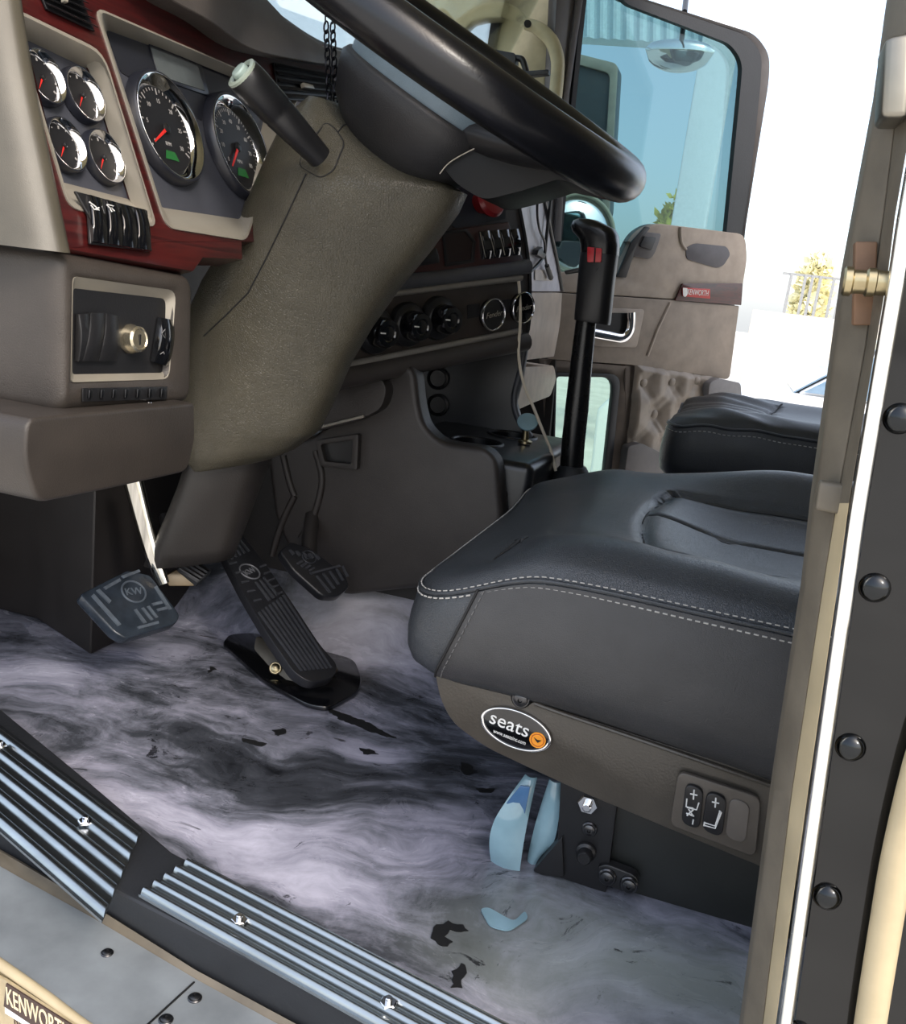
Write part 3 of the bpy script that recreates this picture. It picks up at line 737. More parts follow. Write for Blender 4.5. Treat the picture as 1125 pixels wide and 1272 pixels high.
dsp = prism('display', pus([(184, 55), (249, 80), (259, 120), (196, 98)], off(CL, -.0205)), CN*.0015, BLACKBAND, db, bevel=.0004)
prism('screen', pus([(187, 59), (245, 82), (254, 113), (197, 94)], off(CL, -.0189)), CN*.0005, LCD, dsp)
DIMW = M('dim_print', rgb(150, 148, 146), .5)
def gauge(u, v, h, kind):
    pl = off(CL, -.0205); c = pu((u, v), pl); r = (pu((u, v-h/2), pl)-pu((u, v+h/2), pl)).length/2
    rr, uu, nn = basis(CN)
    d = .011 if r > .035 else .008
    v_ = []; f_ = []; k = 56
    for (ra, hh) in [(r*1.07, 0), (r*1.05, d*.8), (r*1.02, d), (r*.985, d), (r*.98, d*.6), (r*.98, 0)]:
        for j in range(k): a = 2*PI*j/k; v_.append(c+rr*(ra*math.cos(a))+uu*(ra*math.sin(a))+CN*hh)
    for i in range(5):
        for j in range(k): f_.append([i*k+j, i*k+(j+1) % k, (i+1)*k+(j+1) % k, (i+1)*k+j])
    ho = emit('gauge', v_, f_, BLACKBAND, db, ang=50)
    g = G(); k = 56; prof = [(r*.995, d*.96), (r*.985, d*1.03), (r*.965, d*1.02), (r*.80, d*.24), (r*.79, d*.16)]
    v_ = []; f_ = []
    for (ra, hh) in prof:
        for j in range(k): a = 2*PI*j/k; v_.append(c+rr*(ra*math.cos(a))+uu*(ra*math.sin(a))+CN*hh)
    for i in range(len(prof)-1):
        for j in range(k): f_.append([i*k+j, i*k+(j+1) % k, (i+1)*k+(j+1) % k, (i+1)*k+j])
    emit('bezel', v_, f_, CHROME, ho, ang=60)
    di = lathe('dial', c+CN*.0005, CN, [(r*.86, 0), (r*.86, .0012)], DIAL, ho, k=40)
    pt = lambda ang, ra, h=.0019: c+rr*(ra*r*math.cos(math.radians(ang)))+uu*(ra*r*math.sin(math.radians(ang)))+CN*h
    g = G()
    big = r > .035
    nmaj = 7 if kind == 'tach' else (9 if big else 3)
    for i in range((nmaj-1)*5+1 if big else 9):
        a = 215-250*i/((nmaj-1)*5 if big else 8); maj = i % 5 == 0 if big else i % 4 == 0
        w = .9 if maj else .5
        t_ = Vector((0, 0, 0)); p0, p1 = pt(a, .76), pt(a, .64 if maj else .70); s = (p1-p0).cross(CN).normalized()*(.0009 if maj else .0005)
        g_prism(g, [p0-s, p0+s, p1+s, p1-s], CN*.0003)
    emit('tick_marks', g[0], g[1], DIMW, ho, smooth=False)
    if big:
        labs = ['0', '5', '10', '15', '20', '25', '30'] if kind == 'tach' else ['0', '10', '20', '30', '40', '50', '60', '70', '80']
        gg = G()
        for i, s in enumerate(labs):
            a = 215-250*i/(nmaj-1)
            o = text('digits', s, pt(a, .52), CN, r*.12, DIMW, ho, depth=.0003)
        prism('green_lamp', [pt(250, .62), pt(290, .62), pt(288, .44), pt(252, .44)], CN*.0004, GREEN, ho)
        na = 213 if kind == 'tach' else 226
        s = (pt(na, .6)-pt(na, 0)).normalized(); q = s.cross(CN)*.0016
        prism('needle', [pt(na, .08, .0042)+q, pt(na, .08, .0042)-q, pt(na, .62, .0042)-q*.5, pt(na, .62, .0042)+q*.5], CN*.0008, RED, ho, smooth=False)
        text('unit_print', 'RPM' if kind == 'tach' else 'MPH', pt(270, .28), CN, r*.1, DIMW, ho, depth=.0003)
    else:
        s = (pt(235, .6)-pt(235, 0)).normalized(); q = s.cross(CN)*.0009
        prism('needle', [pt(235, 0, .003)+q, pt(235, 0, .003)-q, pt(235, .6, .003)], CN*.0005, RED, ho, smooth=False)
    lathe('hub', pt(0, 0, .003), CN, [(r*.1, 0), (r*.1, .002), (r*.07, .003)], BLACKP, ho, k=20)
gauge(203, 161, 112, 'tach'); gauge(292, 184, 104, 'speed')
for (u, v) in ((49, 98), (99, 120), (76, 182), (125, 197)): gauge(u, v, 57, 'small')
# dash air vent high on the left and behind the stalk
def slat_vent(pts, pl, n, nn, ht):
    q = pus(pts, pl); vt = prism('air_vent', q, nn*.002, DIAL, db, bevel=.0005)
    for i in range(n):
        s = (i+.5)/n; a = q[0]+(q[3]-q[0])*s; b = q[1]+(q[2]-q[1])*s; w = (q[3]-q[0])/n*.28
        prism('slat', [a-w+nn*.003, b-w+nn*.003, b+w+nn*.006, a+w+nn*.006], nn*.0012, BLACKP, vt)
    return vt, q
vt, q = slat_vent([(36, -34), (96, -10), (116, 40), (56, 12)], off(CL, .001), 5, CN, .05)
prism('vent_tab', [pu(p, off(CL, .008)) for p in [(76, -4), (80, -2), (80, 5), (76, 3)]], CN*.004, SILVER, vt)
vt, q = slat_vent([(338, 78), (412, 93), (420, 128), (346, 124)], off(CL, .001), 5, CN, .05)
prism('vent_tab', pus([(372, 104), (384, 107), (386, 112), (374, 110)], off(CL, .006)), CN*.006, SILVER, vt, bevel=.0005)
prism('black_slot', pus([(428, 92), (448, 96), (450, 132), (440, 132)], off(CL, .0005)), CN*.001, BLACKP, db)
# padded brow and dash top
BR_ = off(CL, .03)
DASHTOP = leather('dash_top_vinyl', rgb(74, 68, 64), .5, 420, .2)
prism('dash_brow', spline(pus([(150, -60), (208, -4), (262, 27), (310, 60), (360, 73), (420, 82), (480, 88)], BR_), 5)+pus([(482, 66), (440, 66), (402, 57), (356, 24), (330, -4), (300, -60)], BR_), Vector((-.14, 0, .0)), DASHTOP, db, bevel=.006)
bl_ = spline(pus([(300, -70), (330, -14), (356, 10), (402, 42), (440, 56), (482, 62)], off(CL, -.02)), 4)
g = G(); g_tube(g, [p+Vector((-.012, 0, -.012)) for p in bl_], .005, 10); emit('dash_top_lip', g[0], g[1], BLACKP, db)
bl_ = [p-Vector((0, 0, .014)) for p in bl_]
strip('dash_top', [bl_, [Vector((p.x-.12, p.y+.02, p.z-.01)) for p in bl_], [Vector((p.x-.12, p.y+.02, p.z-.03)) for p in bl_], [p-Vector((0, 0, .03)) for p in bl_], bl_], DASHTOP, db)
box('dash_deck', (-1.06, .63, .66), (-.68, 2.33, .755), DASHTOP, db, bevel=.01)
# beige end panel
a0 = spline(pus([(16, -50), (36, 80), (58, 190), (84, 314)], off(CL, .004)), 5)
def sh(L, d): return [p+Vector(d) for p in L]
strip('end_panel', [sh(a0, (-.03, .0, 0)), a0, sh(a0, (.006, -.004, 0)), sh(a0, (.008, -.010, 0)), sh(a0, (.004, -.018, 0)), sh(a0, (-.012, -.030, 0)), sh(a0, (-.05, -.042, 0)), sh(a0, (-.12, -.05, 0)), sh(a0, (-.4, -.06, 0))], BEIGE, db, ang=80, label='beige end panel')
# rocker switches under the small gauges
SW = off(CL, .002)
prism('switch_housing', pus([(90, 238), (180, 262), (186, 313), (109, 304), (107, 268)], SW), CN*.003, BLACKP, db, bevel=.001)
def curved_switch(nm, q, pl, nn, h, mat, par, n=8):
    q = pus(q, pl); rows = []
    for i in range(n+1):
        s = i/n; a = q[0]+(q[3]-q[0])*s; b = q[1]+(q[2]-q[1])*s; k = nn*(h*(.35+.65*math.sin(PI*(.12+.76*s))))
        e_ = (b-a)*.08
        rows.append([a, a+k*.8, a+e_+k, b-e_+k, b+k*.8, b])
    v = [p for R in rows for p in R]; f = []
    for i in range(n):
        for j in range(5): f.append([i*6+j, i*6+j+1, (i+1)*6+j+1, (i+1)*6+j])
    f += [[0, 1, 2, 3, 4, 5], [n*6+i for i in range(6)]]
    return emit(nm, v, f, mat, par, ang=50)
for i, q in enumerate([[(107, 243), (123, 248), (130, 304), (112, 301)], [(129, 249), (143, 254), (149, 307), (132, 304)], [(146, 254), (162, 259), (167, 310), (150, 307)], [(165, 259), (178, 262), (184, 312), (168, 310)]]):
    s = curved_switch('rocker_switch', q, off(CL, .004), CN, .006, GLOSSB, db)
    if i == 0: strokes('lamp_symbol', [[(111, 251), (118, 256), (123, 261), (117, 260), (113, 255)], [(118, 260), (123, 258)]], .0006, s, off(CL, .0098))
    if i == 1: strokes('lamp_symbol', [[(133, 254), (141, 256), (137, 259), (133, 255)], [(137, 260), (139, 263)], [(139, 259), (142, 262)]], .0006, s, off(CL, .0098))
# ignition pod
PX = X_(-.525); XN = Vector((1, 0, 0))
po = poly_n(pus([(74, 311), (245, 344), (242, 501), (76, 517)], PX), [.012, .016, .016, .012], 6); pi_ = poly_n(pus([(92, 344), (218, 362), (209, 470), (89, 474)], PX), [.006, .012, .010, .004], 6)
VP = leather('pod_vinyl', rgb(58, 53, 49), .44, 420, .2)
def padframe(name, outer, inner, nrm, back, rad, inn, mat, parent, m=6):
    n = len(outer); R = [[p-nrm*back for p in outer]]
    for i in range(m+1):
        a = PI/2*i/m; R.append([p+(q-p).normalized()*(rad*(1-math.cos(a)))-nrm*(rad*(1-math.sin(a))) for p, q in zip(outer, inner)])
    R.append([q-(q-p).normalized()*.003 for p, q in zip(outer, inner)]); R.append([q-nrm*.002 for q in inner]); R.append([q-nrm*inn for q in inner])
    v = [p for r_ in R for p in r_]; f = []
    for a in range(len(R)-1):
        for j in range(n): f.append([a*n+j, a*n+(j+1) % n, (a+1)*n+(j+1) % n, (a+1)*n+j])
    return emit(name, v, f, mat, parent, ang=60)
padframe('ignition_pod', po, pi_, XN, .30, .016, .03, VP, db)
pbz_o = poly_n(pus([(91, 343), (219, 361), (210, 471), (88, 475)], X_(-.5250)), [.006, .012, .010, .004], 4); pbz_i = poly_n(pus([(91, 358), (206, 371), (203, 463), (90, 465)], X_(-.5320)), [.003, .008, .006, .003], 4)
n = len(pbz_o); v = pbz_o+pbz_i; f = [[j, (j+1) % n, n+(j+1) % n, n+j] for j in range(n)]
v2 = v+[p-XN*.012 for p in pbz_o]; emit('ignition_bezel', v2, f+[[j, (j+1) % n, 2*n+(j+1) % n, 2*n+j] for j in range(n)], SILVER, db, ang=50)
prism('ignition_panel', pus([(84, 350), (212, 364), (210, 470), (82, 470)], X_(-.5322)), -XN*.01, BLACKP, db)
for q in ([(94, 390), (108, 389), (98, 448), (93, 448)], [(109, 388), (127, 388), (118, 448), (99, 448)], [(128, 389), (143, 392), (141, 448), (119, 448)]): curved_switch('rocker_switch', q, X_(-.5312), XN, .006, BLACKP, db)
curved_switch('rocker_switch', [(196, 394), (212, 397), (205, 455), (187, 449)], X_(-.5312), XN, .008, GLOSSB, db)
strokes('dimmer_symbol', [[(201, 414), (205, 409), (205, 420), (201, 414)], [(199, 440), (203, 437), (204, 440)]], .0004, db, X_(-.5228), M('grey_print', rgb(120, 120, 120), .6))
kc = pu((161, 421), X_(-.5322)); lk = lathe('ignition_lock', kc, (.95, -.1, .1), [(.0135, 0), (.0135, .003), (.0125, .005), (.0115, .011), (.0095, .0125), (.0085, .0115), (.005, .0115)], M('lock_nickel', rgb(206, 196, 172), .2, .9, var=.15, vscale=200), db, k=28, ang=40)
prism('keyhole', [kc+Vector((.0116, dy-.001, dz_+.001)) for dy, dz_ in ((-.0011, -.005), (.0013, -.005), (.0013, .0045), (-.0011, .0045))], XN*.0004, SEAM, lk)
fs = prism('fuse_strip', pus([(101, 482), (206, 480), (206, 496), (101, 499)], X_(-.524)), XN*.0016, BLACKP, db, bevel=.0005)
for i in range(7):
    u = 109+i*15; prism('fuse_tab', pus([(u, 484-i*.3), (u+4, 484-i*.3), (u+2, 495-i*.3), (u-1, 495-i*.3)], X_(-.5222)), XN*.002, BOLT, fs, bevel=.0004)
g = G(); bmv = pu((185, 502), X_(-.522)); g_lathe(g, bmv, XN, [(.0012, -.0024), (.0028, -.001), (.003, 0), (.0024, .0018), (.001, .0027)], 14); emit('chain_end', g[0], g[1], CHROME, db)
g = G(); g_tube(g, spline(pus([(-4, 452), (8, 470), (20, 494), (25, 518)], Y_(.612)), 4), .0012, 6)
# knee bolster under the pod
kn = roundpoly(pus([(34, 520), (242, 500), (243, 545), (234, 586), (140, 607), (46, 626), (30, 570)], X_(-.505)), [.01, .004, .006, .012, .02, .012, .02], 4)
prism('knee_bolster', kn, (-.30, 0, 0), leather('knee_vinyl', rgb(50, 45, 41), .46, 420, .2), db, bevel=.012, seg=4)
# ---------------------------------------------------------------- centre panel, turned towards the driver
CD = Vector((.504, .864, 0)).normalized(); CPN = Vector((.864, -.504, 0)).normalized(); CP = (Vector((-.53, 1.2, .45)), CPN)
WOODD = M('dark_mahogany', rgb(52, 24, 22), .3, coat=.3, var=.35, vscale=12)
DK = M('centre_plastic', rgb(58, 54, 53), .42, bump=.1, bscale=420); DK2 = leather('centre_pad', rgb(76, 78, 84), .4, 420, .12)
prism('centre_panel', pus([(380, 420), (390, 350), (470, 300), (540, 250), (560, 215), (640, 222), (652, 300), (657, 345), (657, 412), (648, 436), (400, 490)], CP), -CPN*.16, DK, db, bevel=.004)
prism('upper_recess', pus([(540, 268), (556, 232), (630, 226), (627, 272), (566, 283)], off(CP, .0005)), CPN*.001, M('recess_dark', rgb(34, 37, 44), .4), db)
prism('wood_trim', pus([(488, 318), (560, 285), (628, 276), (646, 322), (646, 328), (498, 345), (480, 346)], off(CP, .001)), CPN*.006, WOODD, db, bevel=.001)
sl = prism('storage_slot', pus([(549, 289), (577, 286), (588, 300), (586, 324), (553, 329)], off(CP, .0072)), CPN*.0012, M('slot_dark', rgb(36, 24, 22), .5), db)
frame('slot_rim', pus([(548, 287), (578, 284), (590, 300), (587, 326), (552, 331)], off(CP, .0072)), pus([(551, 291), (576, 288), (586, 301), (584, 322), (555, 326)], off(CP, .0072)), CPN*.003, BLACKP, sl, bevel=.0005)
curved_switch('rocker_switch', [(518, 318), (540, 308), (544, 326), (516, 331)], off(CP, .0072), CPN, .006, BLACKP, db)
for i in range(4):
    a = 594+i*12; s = curved_switch('rocker_switch', [(a, 287-i*.7), (a+11, 286-i*.7), (a+13, 321-i*1.6), (a+3, 322-i*1.6)], off(CP, .0072), CPN, .010, GLOSSB, db)
    strokes('switch_edge', [[(a+2, 288), (a+9, 320-i*1.6)]], .0006, s, off(CP, .018), SILVER)
kb = lathe('brake_knob', pu((596, 252), off(CP, .003)), CPN+Vector((0, 0, .3)), [(.016, 0), (.018, .01), (.026, .018), (.028, .024), (.024, .03), (.01, .032)], M('red_knob', rgb(120, 20, 24), .3), db, k=32, label='red knob')
rl = pus([(455, 355), (560, 343), (655, 331)], off(CP, .003)); g = G(); g_tube(g, spline(rl, 6), .0120, 14); emit('padded_roll', g[0], g[1], DK2, db)
RADIO = M('radio_panel', rgb(56, 50, 46), .34, bump=.08, bscale=300, var=.2)
rp = prism('radio_panel', roundpoly(pus([(430, 372), (646, 345), (646, 412), (415, 455)], off(CP, .001)), .004), CPN*.003, RADIO, db, bevel=.0008)
g = G(); g_tube(g, pus([(430, 371), (647, 345)], off(CP, .006)), .0052, 10); g_tube(g, pus([(405, 458), (646, 411)], off(CP, .006)), .0050, 10); emit('silver_strip', g[0], g[1], M('grey_strip', rgb(140, 136, 130), .35, .3, var=.12), db)
g = G(); g_tube(g, pus([(400, 474), (520, 450), (652, 424)], off(CP, .004)), .016, 14); emit('lower_roll', g[0], g[1], leather('lower_pad', rgb(60, 56, 54), .45, 420, .15), db)
for (u, v) in ((463, 411), (504, 403), (542, 395)):
    c = pu((u, v), off(CP, .004)); kn_ = lathe('climate_knob', c, CPN, [(.033, 0), (.033, .006), (.031, .010), (.024, .011), (.022, .013)], BLACKP, db, k=36)
    lathe('grip', c+CPN*.012, CPN, [(.022, 0), (.021, .022), (.0185, .026), (.012, .0265), (.010, .025), (.009, .0255)], GLOSSB, kn_, k=32)
    rr, uu, nn = basis(CPN); g = G(); g_box(g, (0, 0, 0), (0, 0, 0)); 
    prism('pointer', [c+CPN*.039-rr*.016+uu*.0012, c+CPN*.039-rr*.007+uu*.0012, c+CPN*.039-rr*.007-uu*.0008, c+CPN*.039-rr*.016-uu*.0008], CPN*.0006, WHITE, kn_)
for (u, v) in ((608, 390), (645, 382)):
    c = pu((u, v), off(CP, .004)); d_ = lathe('speaker_disc', c, CPN, [(.0235, 0), (.0235, .008), (.0225, .009), (.0, .0092)], GLOSSB, db, k=40)
    ring('disc_rim', c+CPN*.0085, CPN, .0225, .0260, .003, CHROME, d_)
    rr, uu, nn = basis(CPN); text('script', 'Fender', c+CPN*.0098, CPN, .0125, SILVER, d_, ux=rr+uu*.25, depth=.0003, italic=.35)
prism('side_slot', pus([(580, 379), (596, 377), (596, 393), (580, 396)], off(CP, .0042)), CPN*.0006, DIAL, db)
prism('side_slot', pus([(618, 374), (634, 371), (634, 388), (618, 391)], off(CP, .0042)), CPN*.0006, DIAL, db)
# end cap of the centre panel (dark edge that curves down into the console)
cc = [pu(p, off(CP, .002)) for p in [(643, 236), (648, 262), (655, 300), (660, 340), (660, 375), (658, 410), (648, 436)]]
strip('panel_end', [spline(cc, 3), [p-CPN*.17+CD*.01 for p in spline(cc, 3)], [p-CPN*.17 for p in spline(cc, 3)], [p-CD*.006 for p in spline(cc, 3)], spline(cc, 3)], BLACKP, db, ang=60)
# passenger side of the dash
TAN_SUN = leather('sun_painted_dash_vinyl', rgb(182, 166, 150), .42, 360, .12)  # vinyl brightened so that its colour carries the sun
PDX = X_(-.445)
prism('passenger_panel', roundpoly(pus([(640, 230), (672, 230), (684, 292), (692, 330), (697, 362), (640, 362)], PDX), [.004, .004, .02, .03, .01, .004]), (-.18, 0, 0), SUN_PANEL, db, bevel=.006, label='upper panel, pale lilac with painted sunlight')
g = G(); g_tube(g, spline(pus([(673, 232), (685, 292), (693, 330), (698, 361)], X_(-.442)), 4), .004, 8); emit('panel_edge', g[0], g[1], BLACKP, db)
prism('sticker', pus([(664, 335), (685, 335), (686, 349), (664, 348)], X_(-.4435)), (.001, 0, 0), M('sticker_paper', rgb(206, 196, 188), .5), db)
prism('glovebox_lid', roundpoly(pus([(630, 364), (698, 364), (696, 400), (688, 443), (630, 450)], X_(-.435)), [.004, .006, .06, .008, .004], 6), (-.18, 0, 0), TAN_SUN, db, bevel=.008, label='glovebox lid, tan lightened by painted sunlight')
prism('passenger_knee_roll', roundpoly(pus([(630, 457), (688, 454), (691, 470), (684, 492), (664, 500), (630, 515)], X_(-.45)), .02, 5), (-.16, 0, 0), TAN_SUN, db, bevel=.012, label='knee roll, tan lightened by painted sunlight')

# ================================================================== STEERING COLUMN
sc_ = thing('steering_column', 'olive brown padded steering column cover running down to the pedals', 'steering column', (-.60, 1.02, .22))
def sect(Fp, Rp, y, hw, ex=2.6, n=28, crease=.0):
    a = pu(Fp, Y_(y)); b = pu(Rp, Y_(y)); c = (a+b)/2; h = (b-a)/2; out = []
    for i in range(n):
        t = 2*PI*i/n; ct, st = math.cos(t), math.sin(t)
        x = math.copysign(abs(ct)**(2/ex), ct); s = math.copysign(abs(st)**(2/ex), st)
        out.append(c+h*x+Vector((0, 1, 0))*(hw*s*(1-.42*smooth01((x+.28)/1.25)-.10*smooth01((-.28-x)/.7))))
    return out
SEC = [((392, 126), (440, 136), .040), ((368, 150), (478, 168), .062), ((345, 200), (540, 218), .078), ((330, 236), (577, 240), .084), ((308, 282), (567, 262), .086), ((288, 318), (530, 312), .086), ((268, 350), (492, 358), .085), ((252, 385), (458, 406), .083), ((245, 430), (432, 450), .080), ((240, 480), (410, 500), .077), ((238, 530), (392, 536), .074), ((246, 566), (360, 560), .070), ((258, 580), (330, 572), .062)]
def lerp_secs(S, m=4):
    out = []
    for i in range(len(S)-1):
        for k in range(m):
            s = k/m; f = lambda a, b: tuple(x+(y-x)*s for x, y in zip(a, b))
            out.append((f(S[i][0], S[i+1][0]), f(S[i][1], S[i+1][1]), S[i][2]+(S[i+1][2]-S[i][2])*s))
    return out+[S[-1]]
loft('shroud', [sect(a, b, 1.02, w, 3.0, 40) for a, b, w in lerp_secs(SEC, 3)], VINYL_C, sc_, ang=70)
LOW = [((246, 570), (334, 562), .062), ((236, 600), (324, 590), .062), ((222, 632), (312, 622), .060), ((206, 664), (300, 656), .056), ((190, 696), (286, 694), .05)]
loft('lower_cover', [sect(a, b, 1.03, w, 3.0, 36) for a, b, w in lerp_secs(LOW, 2)], leather('lower_cover_vinyl', rgb(36, 33, 31), .45, 380, .2), sc_, ang=70)
# seam lines of the shroud, laid on its near face
from mathutils.bvhtree import BVHTree
shr = bpy.data.objects['shroud']; so_ = ORIG['shroud']
bv = BVHTree.FromPolygons([tuple(v.co+so_) for v in shr.data.vertices], [tuple(p.vertices) for p in shr.data.polygons])
def on_shroud(q):
    d = (pu(q, Y_(1.0))-CAM).normalized(); h = bv.ray_cast(CAM, d); return h[0]-d*.0003 if h[0] else None
def seam_on(name, L, r, mat, n=10):
    P = [on_shroud(lp(a, b, i/n)) for a, b in zip(L, L[1:]) for i in range(n)]; P = [p for p in P if p]
    g = G(); g_tube(g, P, r, 6); emit(name, g[0], g[1], mat, sc_)
def lp(a, b, t): return (a[0]+(b[0]-a[0])*t, a[1]+(b[1]-a[1])*t)
seam_on('cover_seam', [(380, 216), (356, 268), (330, 322), (308, 364), (280, 392), (250, 420)], .0009, SEAM)
seam_on('cover_seam', [(418, 166), (426, 156), (440, 150), (452, 152)], .0009, SEAM)
# stalk with its collar
cB = pu((398, 196), Y_(.925)); cT = pu((301, 92), Y_(.845)); sd = (cT-cB).normalized()
stalk_pts = [cB+(cT-cB)*t for t in (0, .3, .55, .57, .6, .9, .985, 1.0)]
stk = tube('stalk', stalk_pts, [.0125, .0150, .0170, .0163, .0175, .0185, .0180, .0170], BLACKP, sc_, k=24)
lathe('stalk_ring', cT-sd*.001, sd, [(.0172, 0), (.0172, .003), (.0135, .004), (.0105, .002), (.0105, .0)], M('stalk_tip_grey', rgb(150, 160, 146), .35, var=.1), stk, k=30)
lathe('stalk_button', cT, sd, [(.0088, -.002), (.0088, .005), (.0075, .0065), (.003, .007)], M('stalk_button', rgb(152, 168, 160), .25), stk, k=26)
c2 = [(p.x, p.y) for p in roundpoly([Vector((a, b, 0)) for a, b in [(376, 190), (404, 152), (416, 160), (428, 178), (414, 212), (398, 221), (372, 206)]], 7, 5)]
cq = [on_shroud(p) for p in c2]
prism('stalk_collar', [p+Vector((0, -.0015, 0)) for p in cq], (0, .012, 0), VINYL_C, sc_, bevel=.0006)
seam_on('collar_gap', c2+[c2[0]], .0012, SEAM, 3)

# ================================================================== STEERING WHEEL
_d1 = pu((500, 14), Y_(1.02))-CAM; _d2 = pu((790, 228), Y_(1.02))-CAM
WNv = _d1.cross(_d2).normalized()
if WNv.z < 0: WNv = -WNv
WY = (Vector((0, 1, 0))-WNv*WNv.y).normalized(); WX = WY.cross(WNv).normalized()
WNv = (WNv-WY*.046).normalized(); WY = (Vector((0, 1, 0))-WNv*WNv.y).normalized(); WX = WY.cross(WNv).normalized()
RR = .228; RTUBE = .0245
rear = pu((766, 219), Y_(1.02)); WC = rear-WX*RR*.985
sw_ = thing('steering_wheel', 'thick glossy black steering wheel seen edge-on above the column', 'steering wheel', WC-WNv*.08)
tube('rim', [WC+WX*(RR*math.cos(2*PI*i/72))+WY*(RR*math.sin(2*PI*i/72)) for i in range(72)], RTUBE, RIMB, sw_, k=20, closed=True, ang=80)
HC = WC-WNv*.052
def wring(k, h, n=48, sq=2.6): 
    out = []
    for i in range(n):
        t = 2*PI*i/n; ct, st = math.cos(t), math.sin(t); x = math.copysign(abs(ct)**(2/sq), ct); s = math.copysign(abs(st)**(2/sq), st)
        out.append(HC+WX*(k*x)+WY*(k*s*.92)+WNv*h)
    return out
loft('hub', [wring(.045, -.085), wring(.062, -.075), wring(.090, -.045), wring(.100, -.018), wring(.102, -.004), wring(.098, .002)], leather('hub_vinyl', rgb(32, 32, 34), .45, 380, .2), sw_, ang=60)
loft('horn_pad', [wring(.094, -.003), wring(.097, .026), wring(.092, .050), wring(.070, .062), wring(.03, .064)], leather('horn_pad_sky_tint', rgb(96, 112, 122), .4, 380, .25), sw_, ang=60, label='padded horn cover, sky light painted blue-grey on it')  # bluish light on top of the pad is put into its colour
for k, a in enumerate((PI*.12, -PI*.12)):
    d = WX*math.cos(a)+WY*math.sin(a); s = WNv.cross(d)
    rings = []
    for t in (0, .2, .45, .7, .9, 1.0):
        rad = .07+(RR-.07-.004)*t; h = -.035*(1-t)**.7-.010*(1-t); wd = .034*(1-t)+.016*t; th = .022*(1-t)+.010*t
        c = WC+d*rad+WNv*(h-.012*(1-t)); P = [c+s*(wd*math.cos(2*PI*i/16))+WNv*(th*math.sin(2*PI*i/16)) for i in range(16)]; rings.append(P)
    loft('spoke', rings, BLACKP, sw_, ang=60)
prism('lower_hub_cover', roundpoly(pus([(548, 205), (566, 228), (600, 249), (645, 238), (692, 223), (752, 236), (700, 190), (600, 165)], Y_(.97)), [.006, .01, .012, .01, .004, .004, .01, .01], 4), (0, .10, 0), M('hub_cover_black', rgb(12, 12, 13), .5, spec=.3), sw_, bevel=.008)
tube('cover_edge', pus([(546, 216), (558, 202), (582, 188), (612, 174)], Y_(.966)), .0007, SILVER, sw_, k=8, smoothn=5)

# ================================================================== FOOTWELL
A_, B_, C_ = pu((46, 770), Z_(0)), pu((112, 815), Z_(0)), pu((246, 735), Z_(.02))
C_.z = 0
bxp = [A_, B_, C_, Vector((-1.06, C_.y, 0)), Vector((-1.06, A_.y, 0))]
struct(prism('wall_footwell', bxp, (0, 0, .37), FOOT, None, bevel=.006))
bx2 = [Vector((-1.06, .86, 0)), A_+Vector((-.012, -.03, 0)), A_+Vector((-.012, .05, 0)), Vector((-1.06, 1.2, 0))]
struct(prism('wall_kick_panel', pus([(-60, 600), (10, 620), (14, 735), (34, 742), (34, 612), (46, 612), (46, 775), (-60, 790)], Y_(1.09)), (0, .03, 0), FOOT, None, bevel=.003))
struct(prism('wall_kick_recess', pus([(-60, 590), (60, 590), (60, 790), (-60, 800)], Y_(1.135)), (0, .01, 0), M('recess_black', rgb(22, 21, 21), .6), None))
# clutch pedal
def pedal_frame(c, n, ux):
    n = Vector(n).normalized(); ux = Vector(ux); ux = (ux-n*ux.dot(n)).normalized(); return ux, n.cross(ux), n
cp = thing('clutch_pedal', 'worn blue-grey rubber pedal pad on a bright steel arm, leftmost pedal', 'pedal', pu((160, 790), Y_(.93)))
cn = Vector((.62, -.18, .76)).normalized(); c0_ = pu((162, 745), Y_(.93)); PPL = (c0_, cn)
PADM = M('pedal_rubber', rgb(38, 45, 54), .24, var=.3, vscale=60, bump=.2, bscale=220)
outl = roundpoly(pus([(99, 738), (158, 708), (187, 714), (224, 764), (219, 774), (157, 793), (143, 786)], PPL), [.006, .006, .006, .008, .006, .008, .008], 4)
pd = prism('pad', outl, -cn*.016, PADM, cp, bevel=.0025)
ctr = pu((166, 735), off(PPL, .0002)); rr, uu, nn = pedal_frame(ctr, cn, pu((200, 735), PPL)-pu((120, 742), PPL))
def pedal_crest(parent, c, ux, n, R, mat, squash=1):
    ux, uy, n = pedal_frame(c, n, ux)
    ring('crest_ring', c, n, R*.86, R, R*.10, mat, parent)
    text('crest_letters', 'KW', c+n*.0004, n, R*.85, mat, parent, ux=ux, depth=.0014)
emb = M('worn_emboss', rgb(78, 86, 96), .4, var=.3, vscale=90)
pedal_crest(pd, ctr, rr, cn, .017, emb)
def bars(name, parent, pl, quads, h, mat):
    g = G()
    for q in quads: g_prism(g, pus(q, pl), pl[1]*h)
    return emit(name, g[0], g[1], mat, parent, smooth=False)
PO = off(PPL, .0002)
bars('ribs', pd, PO, [[(113, 741), (116, 738), (150, 776), (146, 778)], [(119, 734), (123, 732), (138, 747), (135, 750)], [(191, 730), (194, 728), (213, 757), (209, 758)], [(175, 756), (178, 755), (190, 770), (187, 771)], [(182, 754), (185, 753), (196, 767), (193, 768)], [(166, 758), (169, 757), (182, 774), (178, 775)], [(188, 750), (200, 747), (202, 750), (190, 753)], [(194, 757), (206, 754), (208, 757), (196, 760)], [(150, 716), (172, 708), (174, 711), (153, 719)], [(128, 730), (148, 719), (150, 722), (131, 733)], [(170, 779), (196, 772), (197, 775), (172, 782)]], .0016, emb)
